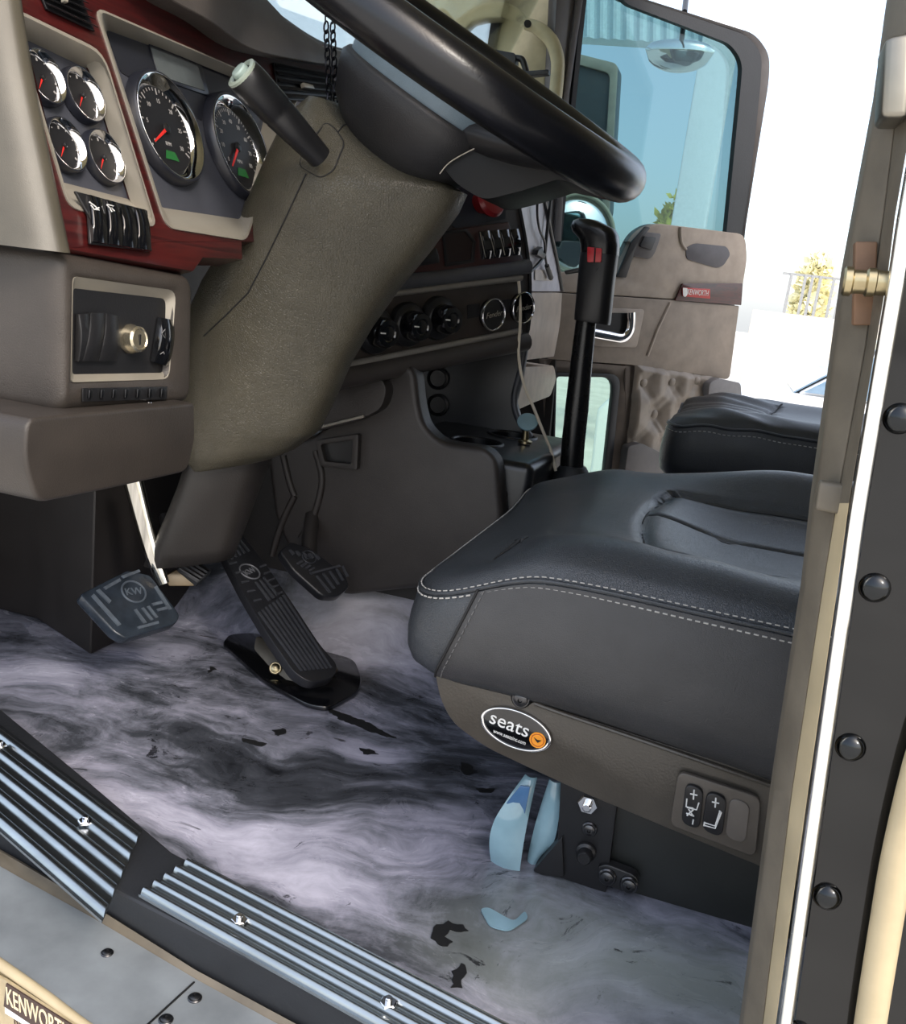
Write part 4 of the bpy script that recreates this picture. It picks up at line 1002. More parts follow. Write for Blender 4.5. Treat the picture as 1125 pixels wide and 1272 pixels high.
ar = [pu((162, 585), Y_(.99)), pu((176, 640), Y_(.99)), pu((190, 690), Y_(.988)), pu((203, 726), Y_(.985))]
g = G(); ap = spline(ar, 5); n_ = len(ap); v = []; f = []
for i, p in enumerate(ap):
    w = .0145-.0065*i/n_; q = Vector((.80, .55, .25)).normalized()*w; z = Vector((.5, -.8, .2)).normalized()*.005
    v += [p-q-z, p+q-z, p+q+z, p-q+z]
f = [[i*4+j, i*4+(j+1) % 4, (i+1)*4+(j+1) % 4, (i+1)*4+j] for i in range(n_-1) for j in range(4)]+[[0, 1, 2, 3], [(n_-1)*4+j for j in range(4)]]
g2 = G(); g_tube(g2, ap, [.0155-.006*i/(n_-1) for i in range(n_)], 20, flat=.62)
emit('arm', g2[0], g2[1], metalmat('bright_arm', rgb(226, 222, 212), .10, (120, 120, 6), .75), cp, ang=80, label='bright polished steel arm')
# ribbed brake pedal edge half hidden behind the clutch pedal
bp = thing('brake_pedal', 'small ribbed bright pedal edge with a brass bracket below the column', 'pedal', pu((232, 728), Y_(1.02)))
bn = Vector((.5, -.3, .8)).normalized(); BPL = (pu((240, 712), Y_(1.02)), bn)
bpd = prism('pad', roundpoly(pus([(219, 707), (240, 696), (264, 708), (246, 724)], BPL), .003), -bn*.010, RUBBER, bp, bevel=.0015)
bars('ribs', bpd, off(BPL, .0002), [[(222+i*5.6, 706.5-i*2.4), (224+i*5.6, 705.5-i*2.4), (249+i*3.6, 720-i*3.3), (246.5+i*3.6, 721-i*3.3)] for i in range(4)], .002, CHROME)
prism('bracket', pus([(204, 716), (219, 708), (246, 724), (240, 728), (210, 728)], (BPL[0], Vector((.6, -.7, .4)).normalized())), Vector((-.01, .012, -.004)), M('brass_bracket', rgb(84, 72, 50), .45, metal=.2, var=.3), bp, bevel=.001)
g = G(); g_tube(g, [pu((238, 716), Y_(1.045)), pu((215, 690), Y_(1.10)), pu((205, 640), Y_(1.13))], .009, 10); emit('arm', g[0], g[1], BLACKP, bp)
# treadle pedal on its black base plate
tpth = thing('treadle_pedal', 'long black ribbed treadle pedal with round crest on a black floor plate', 'pedal', pu((362, 836), Z_(0)))
FZ = Z_(.008)
bpl = roundpoly(pus([(276, 798), (284, 788), (312, 785), (440, 818), (450, 842), (446, 858), (408, 879), (382, 874), (330, 846)], FZ), [.01, .01, .02, .02, .02, .02, .02, .01, .02], 5)
prism('base_plate', bpl, (0, 0, -.007), GLOSSB, tpth, bevel=.002)
tb = pu((395, 838), Z_(.045)); tt2 = pu((284, 668), Y_(1.16)); al = (tt2-tb).normalized(); tn = al.cross(Vector((.25, .97, 0))).normalized()
if tn.z < 0: tn = -tn
TPL = (tb, tn)
tout = roundpoly(pus([(269, 672), (296, 658), (330, 700), (364, 750), (398, 802), (420, 826), (414, 842), (386, 848), (366, 836), (334, 790), (303, 738)], TPL), [.006, .006, .02, .02, .02, .012, .012, .012, .012, .02, .02], 4)
TRM = M('treadle_rubber', rgb(30, 31, 35), .36, bump=.15, bscale=260)
tpad = prism('treadle', tout, -tn*.014, TRM, tpth, bevel=.003)
TO = off(TPL, .0002)
def lp(a, b, t): return (a[0]+(b[0]-a[0])*t, a[1]+(b[1]-a[1])*t)
RIBM = M('treadle_rib', rgb(58, 60, 66), .4)
q = []
L0, R0_, L1, R1 = (319, 762), (354, 738), (372, 834), (414, 830)
for i in range(8):
    s = (i+.2)/8; s2 = (i+.65)/8
    q.append([lp(L0, R0_, s), lp(L0, R0_, s2), lp(L1, R1, s2), lp(L1, R1, s)])
L0, R0_, L1, R1 = (272, 676), (295, 662), (286, 696), (312, 684)
for i in range(5):
    s = (i+.2)/5; s2 = (i+.6)/5; q.append([lp(L0, R0_, s), lp(L0, R0_, s2), lp(L1, R1, s2), lp(L1, R1, s)])
for i in range(5):
    a = (284+i*7.6, 700+i*11.5); q.append([a, (a[0]+9, a[1]-2), (a[0]+10, a[1]), (a[0]+1, a[1]+2)])
    b = (322+i*5, 704+i*8.5); q.append([b, (b[0]+8, b[1]-3), (b[0]+9, b[1]-1), (b[0]+1, b[1]+2)])
for i in range(3): q.append([(316+i*5, 724-i*3), (318+i*5, 723-i*3), (336+i*5, 746-i*3), (333+i*5, 747-i*3)])
bars('ribs', tpad, TO, q, .0016, RIBM)
pedal_crest(tpad, pu((310, 710), TO), pu((330, 700), TO)-pu((290, 720), TO), tn, .0165, M('treadle_crest', rgb(96, 98, 104), .4))
prism('hinge_block', roundpoly(pus([(318, 790), (345, 800), (378, 842), (366, 852), (338, 832), (315, 806)], (pu((345, 838), Z_(.012)), Vector((.1, -.85, .5)).normalized())), .004), Vector((.03, .05, 0)), M('greasy_metal', rgb(74, 68, 58), .35, metal=.5, var=.4), tpth, bevel=.003)
screw('hinge_bolt', pu((342, 830), Z_(.02)), (.3, -.8, .5), .007, BRASS, tpth)
# hanging accelerator pedal
ac = thing('accelerator_pedal', 'small black ribbed rounded pedal hanging beside the dark tunnel wall', 'pedal', pu((400, 738), Y_(1.20)))
an = Vector((.55, -.35, .76)).normalized(); APL = (pu((392, 708), Y_(1.20)), an)
aout = roundpoly(pus([(347, 684), (362, 672), (388, 682), (428, 712), (435, 728), (420, 741), (400, 740), (364, 708)], APL), .008, 4)
apd = prism('pad', aout, -an*.016, TRM, ac, bevel=.003)
q = [[(358+i*8, 684+i*1.5), (361+i*8, 683+i*1.5), (366+i*8, 688+i*1.5), (363+i*8, 690+i*1.5)] for i in range(5)]+[[(392+i*8, 716-i*3), (394+i*8, 715-i*3), (411+i*5.4, 736-i*5), (408+i*5.4, 737-i*5)] for i in range(5)]+[[(384, 712), (421, 702), (423, 704), (386, 714)]]+[[(368+i*5, 700+i*2.8), (374+i*5, 696+i*2.8), (376+i*5, 698+i*2.8), (370+i*5, 702+i*2.8)] for i in range(4)]
bars('ribs', apd, off(APL, .0002), q, .0016, RIBM)
pedal_crest(apd, pu((384, 692), off(APL, .0002)), (0.3, .95, 0), an, .012, RIBM)
g = G(); g_tube(g, [pu((384, 692), Y_(1.225)), pu((384, 670), Y_(1.245)), pu((388, 640), Y_(1.275))], .012, 10); emit('arm', g[0], g[1], FOOT, ac)
# ================================================================== TUNNEL AND CONSOLE
TUN = leather('tunnel_vinyl', rgb(46, 42, 40), .48, 420, .15)
cs = thing('centre_console', 'dark console below the radio panel with swooping side and two cup holders', 'console', (-.40, 1.45, .0))
sidep = roundpoly(pus([(330, 560), (392, 540), (470, 462), (508, 452), (516, 466), (519, 500), (526, 530), (548, 550), (602, 557), (617, 572), (623, 640), (622, 720), (430, 740), (372, 720), (340, 640)], Y_(1.27)), [.01, .01, .02, .01, .01, .03, .05, .03, .02, .015, .01, .01, .01, .01, .01], 5)
prism('side_panel', sidep, (0, .045, 0), TUN, cs, bevel=.012, seg=4)
struct(prism('wall_tunnel', [(-1.06, 1.31, -.02), (-.42, 1.31, -.02), (-.30, 1.31, -.02), (-.30, 1.66, -.02), (-1.06, 1.66, -.02)], (0, 0, .30), FOOT, None, bevel=.004))
prism('recess_back', pus([(480, 440), (655, 425), (648, 470), (640, 500), (648, 528), (668, 550), (480, 560)], Y_(1.62)), (0, .02, 0), M('recess_back', rgb(44, 46, 50), .38, bump=.05), cs, bevel=.003)
e1 = spline(pus([(653, 425), (646, 462), (639, 490), (640, 510), (648, 528), (660, 545)], Y_(1.60)), 5)
g = G(); g_tube(g, e1, .006, 10); emit('recess_edge', g[0], g[1], DK2, cs)
for v_ in (470, 503):
    c = pu((544, v_), Y_(1.618)); lathe('power_socket', c, (0, -1, 0), [(.021, 0), (.021, .004), (.017, .006), (.015, .002)], BLACKP, cs, k=28)
# cup holder block with two real holes
def cut(o, cutter):
    m = o.modifiers.new('b', 'BOOLEAN'); m.object = cutter; m.operation = 'DIFFERENCE'; m.solver = 'EXACT'
    bpy.context.view_layer.update(); dg = bpy.context.evaluated_depsgraph_get(); me = bpy.data.meshes.new_from_object(o.evaluated_get(dg))
    o.modifiers.clear(); o.data = me; me.shade_smooth(); me.set_sharp_from_angle(angle=math.radians(35)); bpy.data.objects.remove(cutter)
tb_ = .325
blk = box('cup_holder', (-.52, 1.315, .0), (-.266, 1.66, tb_), M('console_black', rgb(18, 20, 24), .3), cs, bevel=.014, label='glossy black cup holder block')
for (u, v) in ((592, 549), (636, 541)):
    c = pu((u, v), Z_(tb_)); cu = lathe('cutter', Vector((c.x, c.y, tb_-.07)), (0, 0, 1), [(.036, 0), (.040, .12)], GLOSSB, None, k=40); cut(blk, cu)
    ring('cup_rim', Vector((c.x, c.y, tb_)), (0, 0, 1), .039, .046, .003, BLACKP, blk)
# lower dash roll and grab pocket left of the console
prism('lower_dash_roll', roundpoly(pus([(378, 492), (474, 470), (480, 484), (474, 508), (446, 522), (378, 540)], Y_(1.24)), .014, 5), (0, .06, 0), TUN, db, bevel=.010)
g = G(); g_tube(g, pus([(388, 533), (452, 517)], Y_(1.237)), .0022, 8); emit('bright_strip', g[0], g[1], SILVER, db)
frame('grab_pocket', roundpoly(pus([(396, 546), (449, 538), (447, 583), (402, 578)], Y_(1.268)), .004, 3), roundpoly(pus([(402, 551), (442, 545), (440, 575), (407, 572)], Y_(1.268)), .004, 3), (0, -.012, 0), TUN, cs, bevel=.002)
prism('pocket_back', pus([(400, 549), (445, 542), (443, 578), (405, 575)], Y_(1.2675)), (0, -.001, 0), BLACKP, cs)
# moulded ribs of the tunnel wall next to the pedals
for q in ([(352, 566), (360, 600), (366, 616)], [(366, 616), (350, 650), (338, 690)], [(392, 560), (400, 596), (390, 640), (374, 668)]):
    g = G(); g_tube(g, spline(pus(q, Y_(1.270)), 5), .0055, 10); emit('moulded_rib', g[0], g[1], TUN, cs)
# small round disc on a brass stand
gd = thing('round_disc', 'small pale blue round disc on a brass stand on the cup holder', 'disc', pu((652, 548), Y_(1.50)))
dc = pu((655, 524), Y_(1.49)); dn = Vector((.1, -.72, .69)).normalized()
lathe('disc', dc, dn, [(.017, -.003), (.0178, 0), (.0172, .0015), (.015, .0018)], BLUEP, gd, k=32)
g = G(); g_tube(g, [pu((653, 532), Y_(1.497)), pu((652, 547), Y_(1.50))], [.005, .007], 12); g_lathe(g, pu((652, 549), Y_(1.50)), (0, 0, 1), [(.012, -.002), (.012, .002), (.007, .005)], 20); emit('stand', g[0], g[1], BRASS, gd)

# ================================================================== GEAR SHIFTER
gsx = thing('gear_shifter', 'tall black gear lever with hooked knob and red button between the seats', 'gear lever', pu((709, 600), Y_(1.5)))
YS = Y_(1.5)
LEVB = M('lever_black', rgb(17, 17, 19), .27)
lv = [(728, 396), (722, 450), (716, 510), (711, 560), (708, 620)]
tube('lever', pus(lv, YS), [.0165, .0180, .0195, .0195, .0205], LEVB, gsx, k=20, smoothn=5)
def sl_(L, Rr, d, n=24, ex=3):
    a, b = pu(L, YS), pu(Rr, YS); c = (a+b)/2; h = (b-a)/2; out = []
    for i in range(n):
        t = 2*PI*i/n; ct, st = math.cos(t), math.sin(t); x = math.copysign(abs(ct)**(2/ex), ct); s = math.copysign(abs(st)**(2/ex), st); out.append(c+h*x+Vector((0, 1, 0))*(d*s))
    return out
loft('sleeve', [sl_((714, 397), (757, 404), .026), sl_((714, 392), (758, 400), .028), sl_((718, 350), (763, 352), .028), sl_((721, 318), (767, 322), .028), sl_((722, 312), (768, 316), .027)], BLACKP, gsx, ang=60)
loft('knob', [sl_((722, 314), (768, 318), .029), sl_((722, 305), (769, 306), .030), sl_((720, 297), (768, 293), .031), sl_((712, 288), (764, 285), .031), sl_((710, 281), (754, 280), .029), sl_((713, 275), (744, 275), .025), sl_((719, 272), (735, 273), .016)], LEVB, gsx, ang=80)
prism('red_button', roundpoly(pus([(730, 307), (748, 309), (747, 326), (730, 326)], Y_(1.472)), .002), (0, -.006, 0), M('red_button', rgb(200, 30, 40), .3), gsx, bevel=.001)
g = G(); g_tube(g, pus([(739, 308), (738, 326)], Y_(1.4655)), .0012, 6); emit('button_split', g[0], g[1], SEAM, gsx)
lathe('button_lamp', pu((740, 334), Y_(1.471)), (0, -1, 0), [(.003, 0), (.003, .002)], DIAL, gsx, k=14)
prism('trigger', pus([(700, 336), (720, 332), (720, 338), (702, 341)], Y_(1.49)), (0, .012, 0), BLACKP, gsx, bevel=.002)
lathe('boot', pu((709, 600), YS), (0, 0, 1), [(.075, -.12), (.06, -.06), (.045, -.02), (.028, .02), (.021, .03)], RUBBER, gsx, k=28)

# ================================================================== CORDS
CORDW = M('white_cord', rgb(196, 186, 168), .5)
wc = tube('charging_cord', pus([(641, 232), (640, 270), (641, 315), (645, 360), (646, 400), (644, 440), (650, 475), (664, 510), (678, 545), (684, 560), (690, 585)], Y_(1.47)), .0026, CORDW, k=8, smoothn=6); tag(wc, 'thin whitish cord hanging in front of the centre panel down to the driver seat', 'cord')
CORDB = M('black_cord', rgb(24, 24, 26), .4)
k1 = tube('black_cable', pus([(686, 226), (682, 262), (678, 300), (676, 316), (670, 326), (660, 336), (650, 342)], X_(-.437)), .0036, CORDB, k=8, smoothn=6); tag(k1, 'thicker black cable curving from the pale panel back to the dash', 'cable')
k2 = thing('black_cable', 'thin black cable with a plug end hanging over the white sticker', 'cable', pu((684, 346), X_(-.434)))
tube('wire', pus([(669, 228), (667, 262), (670, 285), (676, 300), (677, 318), (679, 330)], X_(-.434)), .0026, CORDB, k2, k=8, smoothn=6)
tube('plug', pus([(679, 330), (684, 345)], X_(-.434)), [.005, .006], CORDB, k2, k=10)
cl_ = prism('cable_clip', pus([(662, 310), (667, 306), (668, 313), (672, 315), (669, 321), (660, 316)], X_(-.442)), (.012, 0, 0), CORDB, bevel=.001); tag(cl_, 'small black clip on the pale lilac dash panel', 'clip')
# chain hanging over the dash
ch = thing('hanging_chain', 'dark metal chain hanging in front of the wooden dash trim', 'chain', pu((410, 126), Y_(1.16)))
CHM = metalmat('dark_chain', rgb(60, 60, 66), .3, (50, 50, 50), .4)
for sgn in (0, 1):
    for i in range(9):
        u = 405+sgn*8+i*.5; v = 34+i*11
        c = pu((u, v), Y_(1.15+.02*sgn)); pts = []
        for j in range(16):
            a = 2*PI*j/16; x = .0032*math.cos(a); z = .0072*math.sin(a); pts.append(c+(Vector((x, 0, z)) if (i+sgn) % 2 else Vector((x*.5, x*.85, z))))
        tube('link', pts, .0012, CHM, ch, k=6, closed=True)
tube('hook_wire', pus([(404, 30), (404, 0), (402, -60)], Y_(1.15)), .0012, CHM, ch, k=6); tube('hook_wire', pus([(413, 30), (413, 0), (402, -60)], Y_(1.17)), .0012, CHM, ch, k=6)

# ================================================================== PASSENGER SEAT
ps = thing('passenger_seat', 'black leather passenger seat with gathered top beyond the driver seat', 'seat', (.1, 2.2, 0))
def pz(x, y): 
    z = .372+.016*gs(y-2.02, .06)+.018*gs(y-2.47, .07)-.02*smooth01((-.02-x)/.10)-.008*smooth01((x-.02)/.1)*gs(y-2.25, .16)
    z += .0035*math.sin(95*y+22*x+3*math.sin(9*x))*smooth01((.14-x)/.1)
    sx = .08+.02*((y-2.25)/.15)**2
    z -= .006*gs(x-sx, .008)*(1 if 2.08 < y < 2.42 else 0)
    return z
lp2 = footprint(-.128, .42, 1.97, 2.52, .06, 8, .012)
puffy('cushion', lp2, pz, lambda x, y: .225, leather('passenger_leather', rgb(46, 48, 51), .36, 420, .3, .6, 1.2), ps, roll=.05, bulge=.012, rows=40)
def prim(t, off_): 
    c = sum(lp2, Vector((0, 0, 0)))/len(lp2); out = []
    for p in lp2:
        o = (p-c); o.z = 0; o.normalize(); z1 = pz(p.x, p.y)-.05*.42; q = Vector((p.x, p.y, 0))+o*(.012*math.sin(PI*min(1, t*.9+.05))+off_); q.z = z1+(.225-z1)*t; out.append(q)
    return out
g = G(); g_tube(g, prim(.02, .001), .003, 8, closed=True); emit('piping', g[0], g[1], LEATH, ps)
stitches('edge_stitching', prim(.12, .0015)+prim(.12, .0015)[:1], THREAD, ps, ln=.006, gap=.004, r=.0009)
g = G(); g_tube(g, [Vector((.08+.02*((y-2.25)/.15)**2, y, pz(.08+.02*((y-2.25)/.15)**2, y)+.001)) for y in [2.06+.38*i/30 for i in range(31)]], .002, 6)
g_tube(g, [Vector((x, 2.07, pz(x, 2.07)+.001)) for x in [.08+.33*i/30 for i in range(31)]], .002, 6); emit('panel_seams', g[0], g[1], SEAM, ps)
box('seat_base', (-.06, 2.02, .0), (.40, 2.47, .235), BLACKP, ps, bevel=.01)
rings = []
for t in [i/10 for i in range(11)]:
    w_ = .52*(1-.25*max(0, t-.7)/.3); cz = .36+.62*t; cx = .42+.16*t; th = .10-.03*t
    rings.append(roundpoly([(cx, 2.245-w_/2, cz), (cx, 2.245+w_/2, cz), (cx+th, 2.245+w_/2, cz-.02), (cx+th, 2.245-w_/2, cz-.02)], .04, 4))
loft('backrest', rings, LEATH, ps, ang=60)

# ================================================================== FAR SIDE: PILLAR, HANDLE, OPEN DOOR
struct(prism('wall_far_kick', pus([(640, 380), (692, 380), (689, 470), (680, 560), (660, 640), (640, 640)], Y_(2.40)), (0, .02, 0), FOOT, None))
AP = Y_(2.36)
struct(prism('trim_8', pus([(606, -60), (702, -60), (694, 0), (678, 90), (676, 240), (640, 240), (606, 72), (612, 40), (628, -10)], AP), (0, .05, 0), CREAM, None, bevel=.008))
struct(prism('trim_9', pus([(618, -30), (634, -30), (614, 62), (604, 62)], Y_(2.345)), (0, .02, 0), BLACKP, None, bevel=.002))
struct(prism('trim_10', pus([(688, -60), (728, -60), (722, 2), (700, 112), (690, 240), (668, 240), (676, 120)], Y_(2.40)), (0, .04, 0), metalmat('door_seal_grey', rgb(96, 94, 98), .42, (10, 10, 10), .2), None, bevel=.006))
struct(prism('trim_11', pus([(440, -80), (645, -80), (622, 22), (602, 23), (586, 27), (574, 38), (568, 80), (480, 30)], Y_(2.3)), (0, .04, 0), CREAM, None, bevel=.003))
gh = thing('grab_handle', 'cream tubular grab handle on the far windscreen pillar', 'grab handle', pu((690, 130), Y_(2.33)))
tube('bar', pus([(653, 30), (668, 35), (684, 50), (692, 72), (692, 95), (688, 135)], Y_(2.31)), [.0125, .0155, .0165, .0165, .0165, .0165], CREAM, gh, k=16, smoothn=6)
lathe('screw_hole', pu((655, 30), Y_(2.295)), (.35, -.9, .2), [(.009, 0), (.009, .003), (.006, .003)], BLACKP, gh, k=18)
dv = thing('phone_mount', 'small black phone mount seen just above the steering wheel rim', 'phone mount', pu((645, 95), Y_(2.1)))
prism('body', roundpoly(pus([(608, 60), (640, 66), (640, 82), (610, 90)], Y_(2.1)), .006), (0, .03, 0), BLACKP, dv, bevel=.003)
tube('arm', pus([(640, 72), (648, 74), (652, 84), (655, 96)], Y_(2.11)), .007, BLACKP, dv, k=10, smoothn=4)
prism('clamp', pus([(652, 88), (681, 86), (681, 92), (654, 95)], Y_(2.1)), (0, .02, 0), BLACKP, dv, bevel=.002)

DD = Vector((math.sin(PI/4), math.cos(PI/4), 0)); DN = Vector((DD.y, -DD.x, 0)); DP = (Vector((-.45, 2.42, 0)), DN)
dr = thing('cab_door', 'open passenger door with tan panel, teal tinted window and tufted lower pad', 'door', pu((790, 640), DP))
DF = leather('door_frame_grey', rgb(84, 81, 82), .42, 300, .1)
fo = roundpoly(pus([(676, 300), (694, -60), (740, -60), (795, -3), (938, 42), (956, 68), (955, 100), (923, 300)], DP), [.002, .02, .02, .03, .05, .05, .03, .002], 5)
fi = roundpoly(pus([(690, 300), (727, -60), (745, -60), (768, -5), (918, 46), (937, 68), (935, 106), (915, 300)], off(DP, -.015)), [.002, .02, .02, .03, .05, .05, .03, .002], 5)
frame('window_frame', fo, fi, DN*-.035, DF, dr, bevel=.006)
si = roundpoly(pus([(693, 300), (730, -60), (745, -60), (768, 5), (902, 56), (917, 78), (914, 114), (896, 300)], off(DP, -.02)), [.002, .02, .02, .03, .05, .05, .03, .002], 5)
so = roundpoly(pus([(688, 300), (724, -60), (745, -60), (767, -7), (922, 45), (941, 67), (939, 106), (919, 300)], off(DP, -.02)), [.002, .02, .02, .03, .05, .05, .03, .002], 5)
frame('window_rubber', so, si, DN*.016, RUBBER, dr, bevel=.002)
prism('window_glass', pus([(684, 345), (722, -60), (760, -60), (766, -3), (908, 49), (922, 74), (920, 112), (902, 300), (800, 345)], off(DP, -.028)), -DN*.005, DGLASS, dr, smooth=False)
prism('front_channel', pus([(722, -60), (730, -60), (704, 120), (694, 300), (686, 300), (697, 120)], off(DP, -.01)), DN*.01, DF, dr, bevel=.002)
prism('door_skin', pus([(682, 342), (764, 347), (800, 284), (920, 294), (912, 380), (898, 466), (880, 480), (880, 560), (786, 560), (774, 456), (682, 454)], off(DP, -.03)), -DN*.03, DF, dr)
up = roundpoly(pus([(680, 336), (764, 343), (779, 318), (792, 290), (814, 277), (926, 291), (928, 322), (919, 378), (840, 372), (680, 362)], DP), [.01, .03, .04, .04, .03, .03, .02, .004, .004, .004], 5)
prism('upper_panel', up, -DN*.05, TAN, dr, bevel=.010)
mid = roundpoly(pus([(680, 363), (838, 373), (918, 380), (906, 472), (860, 464), (782, 453), (680, 446)], off(DP, .004)), [.004, .004, .004, .02, .01, .01, .004], 4)
prism('middle_panel', mid, -DN*.05, leather('door_mid_vinyl', rgb(136, 124, 112), .5, 380, .15), dr, bevel=.006)
tube('panel_crease', pus([(832, 376), (816, 410), (804, 442)], off(DP, .005)), .004, TAN, dr, k=8)
wd = prism('wood_insert', roundpoly(pus([(846, 352), (921, 352), (919, 379), (837, 373)], off(DP, .003)), .003), DN*.005, WOOD, dr, bevel=.0015)
em = prism('emblem', roundpoly(pus([(847, 357), (881, 359), (881, 371), (847, 368)], off(DP, .0085)), .002), DN*.003, M('emblem_red', rgb(176, 44, 40), .3), wd, bevel=.0006)
ec = sum(pus([(852, 357), (881, 359), (881, 371), (852, 368)], off(DP, .0118)), Vector((0, 0, 0)))/4
text('lettering', 'KENWORTH', ec+DN*.0002, DN, (pu((865, 357.5), DP)-pu((865, 369.5), DP)).length*.80, WHITE, em, ux=pu((881, 365), DP)-pu((847, 362.5), DP), squash=.64, depth=.0006)
prism('logo_shield', roundpoly(pus([(848, 357.5), (853.5, 358), (853, 367), (850.5, 369), (848, 367)], off(DP, .0118)), .002), DN*.0006, WHITE, em)
# window switch recess, pull pocket, chrome handle
prism('switch_pod', roundpoly(pus([(783, 318), (797, 288), (820, 290), (812, 314), (806, 322)], off(DP, .001)), .01), DN*.006, leather('pod_grey', rgb(88, 84, 84), .4, 300, .1), dr, bevel=.003)
prism('window_switch', roundpoly(pus([(793, 306), (799, 293), (814, 295), (808, 311)], off(DP, .0072)), .006), DN*.005, BLACKP, dr, bevel=.002)
prism('pull_pocket', roundpoly(pus([(851, 308), (862, 302), (902, 306), (907, 316), (898, 330), (890, 333), (852, 322)], off(DP, .0005)), .012), DN*.0015, M('pocket_shade', rgb(78, 76, 82), .45), dr, bevel=.0006)
tube('pocket_lip', pus([(845, 282), (846, 300), (852, 310)], off(DP, .002)), .004, TAN, dr, k=8, smoothn=4)
prism('dark_edge', roundpoly(pus([(764, 344), (770, 330), (783, 300), (800, 281), (806, 283), (792, 300), (782, 326), (776, 345)], off(DP, .001)), .004), DN*.006, BLACKP, dr, bevel=.002)
prism('handle_bezel', roundpoly(pus([(736, 382), (800, 384), (790, 432), (736, 430)], off(DP, .0045)), .012), DN*.003, TAN, dr, bevel=.002)
prism('handle_recess', roundpoly(pus([(738, 388), (786, 389), (780, 414), (738, 412)], off(DP, .0076)), .008), DN*.001, BLACKP, dr)
hp = spline(pus([(736, 414), (758, 418), (774, 420), (782, 412), (784, 400), (784, 388)], off(DP, .018)), 5); g = G(); g_tube(g, hp, .0135, 12, flat=.6); emit('chrome_handle', g[0], g[1], CHROME, dr)
# lower part: small window, tufted pad, pocket, pull cup
fo2 = roundpoly(pus([(676, 446), (782, 455), (780, 640), (676, 640)], off(DP, -.004)), [.004, .01, .01, .01], 4); fi2 = roundpoly(pus([(684, 464), (768, 464), (752, 610), (680, 640)], off(DP, -.02)), [.01, .04, .02, .01], 4)
frame('lower_frame', fo2, fi2, -DN*.03, leather('lower_door_vinyl', rgb(104, 94, 86), .5, 380, .1), dr, bevel=.004)
fo3 = roundpoly(pus([(686, 462), (768, 464), (753, 612), (680, 640)], off(DP, -.018)), [.01, .04, .02, .01], 4); fi3 = roundpoly(pus([(688, 467), (759, 468), (745, 605), (684, 636)], off(DP, -.018)), [.01, .04, .02, .01], 4)
frame('lower_rubber', fo3, fi3, DN*.014, RUBBER, dr, bevel=.002)
prism('lower_glass', pus([(683, 464), (766, 466), (750, 612), (680, 640)], off(DP, -.03)), -DN*.004, LGLASS, dr, smooth=False)
prism('lower_body', pus([(776, 452), (884, 468), (884, 600), (860, 700), (776, 700)], off(DP, -.006)), -DN*.04, bpy.data.materials['lower_door_vinyl'], dr, bevel=.004)
BT = [(798, 475), (833, 474), (864, 473), (811, 514), (844, 513), (786, 552), (822, 555)]
bts = [(pu(b, off(DP, 0)), b) for b in BT]
ta, tb2 = pu((790, 452), DP), pu((884, 467), DP); tw = (tb2-ta); th_ = pu((780, 575), DP)-ta
NXT, NYT = 46, 50; v = []; f = []; TQ = [(788, 452), (885, 467), (872, 580), (776, 566)]
for j in range(NYT+1):
    for i in range(NXT+1):
        s, t = i/NXT, j/NYT; a = lp(TQ[0], TQ[1], s); b = lp(TQ[3], TQ[2], s); p = pu(lp(a, b, t), DP)
        d = min((p-c).length for c, _ in bts); h = .016*(1-math.exp(-(d/.040)**2))
        rel = [(p-c) for c, _ in bts]
        ed = min(s, 1-s, t, 1-t); h = (.006+h)*min(1, ed/.07+.15)
        for c, _ in bts:
            q = p-c; ax_ = q.dot(DD); az = q.z
            if 0 < abs(ax_) < .13 and 0 < abs(az) < .15: h -= .003*gs(abs(az)-abs(ax_)*1.25, .009)*smooth01(abs(ax_)/.02)*(1 if abs(ax_) < .07 else 0)
        v.append(p+DN*h)
for j in range(NYT):
    for i in range(NXT): a = j*(NXT+1)+i; f.append([a, a+1, a+NXT+2, a+NXT+1])
tf = emit('tufted_pad', v, f, TUFT, dr, ang=80)
for c, _ in bts: lathe('button', c+DN*.002, DN, [(.013, 0), (.0125, .004), (.009, .0065), (.003, .0075)], TUFT, tf, k=20)
prism('door_pocket', roundpoly(pus([(772, 552), (788, 548), (826, 566), (830, 640), (760, 640)], off(DP, .004)), .01), DN*.03, leather('pocket_vinyl', rgb(84, 80, 80), .42, 300, .1), dr, bevel=.006)
prism('pull_cup', roundpoly(pus([(872, 474), (884, 468), (911, 474), (913, 500), (868, 520)], off(DP, .006)), .012), DN*.03, leather('cup_vinyl', rgb(112, 110, 112), .42, 300, .1), dr, bevel=.008)

# ================================================================== OUTSIDE
def mirror(name, label, cat, loc): return thing(name, label, cat, loc)
MY = Y_(3.35)
m1 = thing('wing_mirror', 'tall dark rectangular wing mirror seen through the passenger window', 'mirror', pu((735, 300), MY))
prism('housing', roundpoly(pus([(712, 66), (768, 80), (757, 268), (700, 260)], MY), .02), (0, .09, 0), M('mirror_housing', rgb(60, 66, 70), .4), m1, bevel=.015)
frame('rim', roundpoly(pus([(712, 66), (768, 80), (757, 268), (700, 260)], Y_(3.349)), .02, 3), roundpoly(pus([(714, 80), (758, 92), (748, 258), (704, 252)], Y_(3.349)), .02, 3), (0, -.012, 0), M('mirror_rim', rgb(150, 146, 134), .4), m1, bevel=.004)
tube('arm', [pu((716, 80), Y_(3.40)), pu((716, 40), Y_(3.3)), pu((702, 45), Y_(2.95))], .014, CHROME, m1, k=12, smoothn=6)
m2 = thing('round_mirror', 'round convex mirror with a tan ring below the tall wing mirror', 'mirror', pu((714, 345), Y_(3.25)))
c = pu((716, 291), Y_(3.25)); nr = Vector((.45, -.89, .05)).normalized()
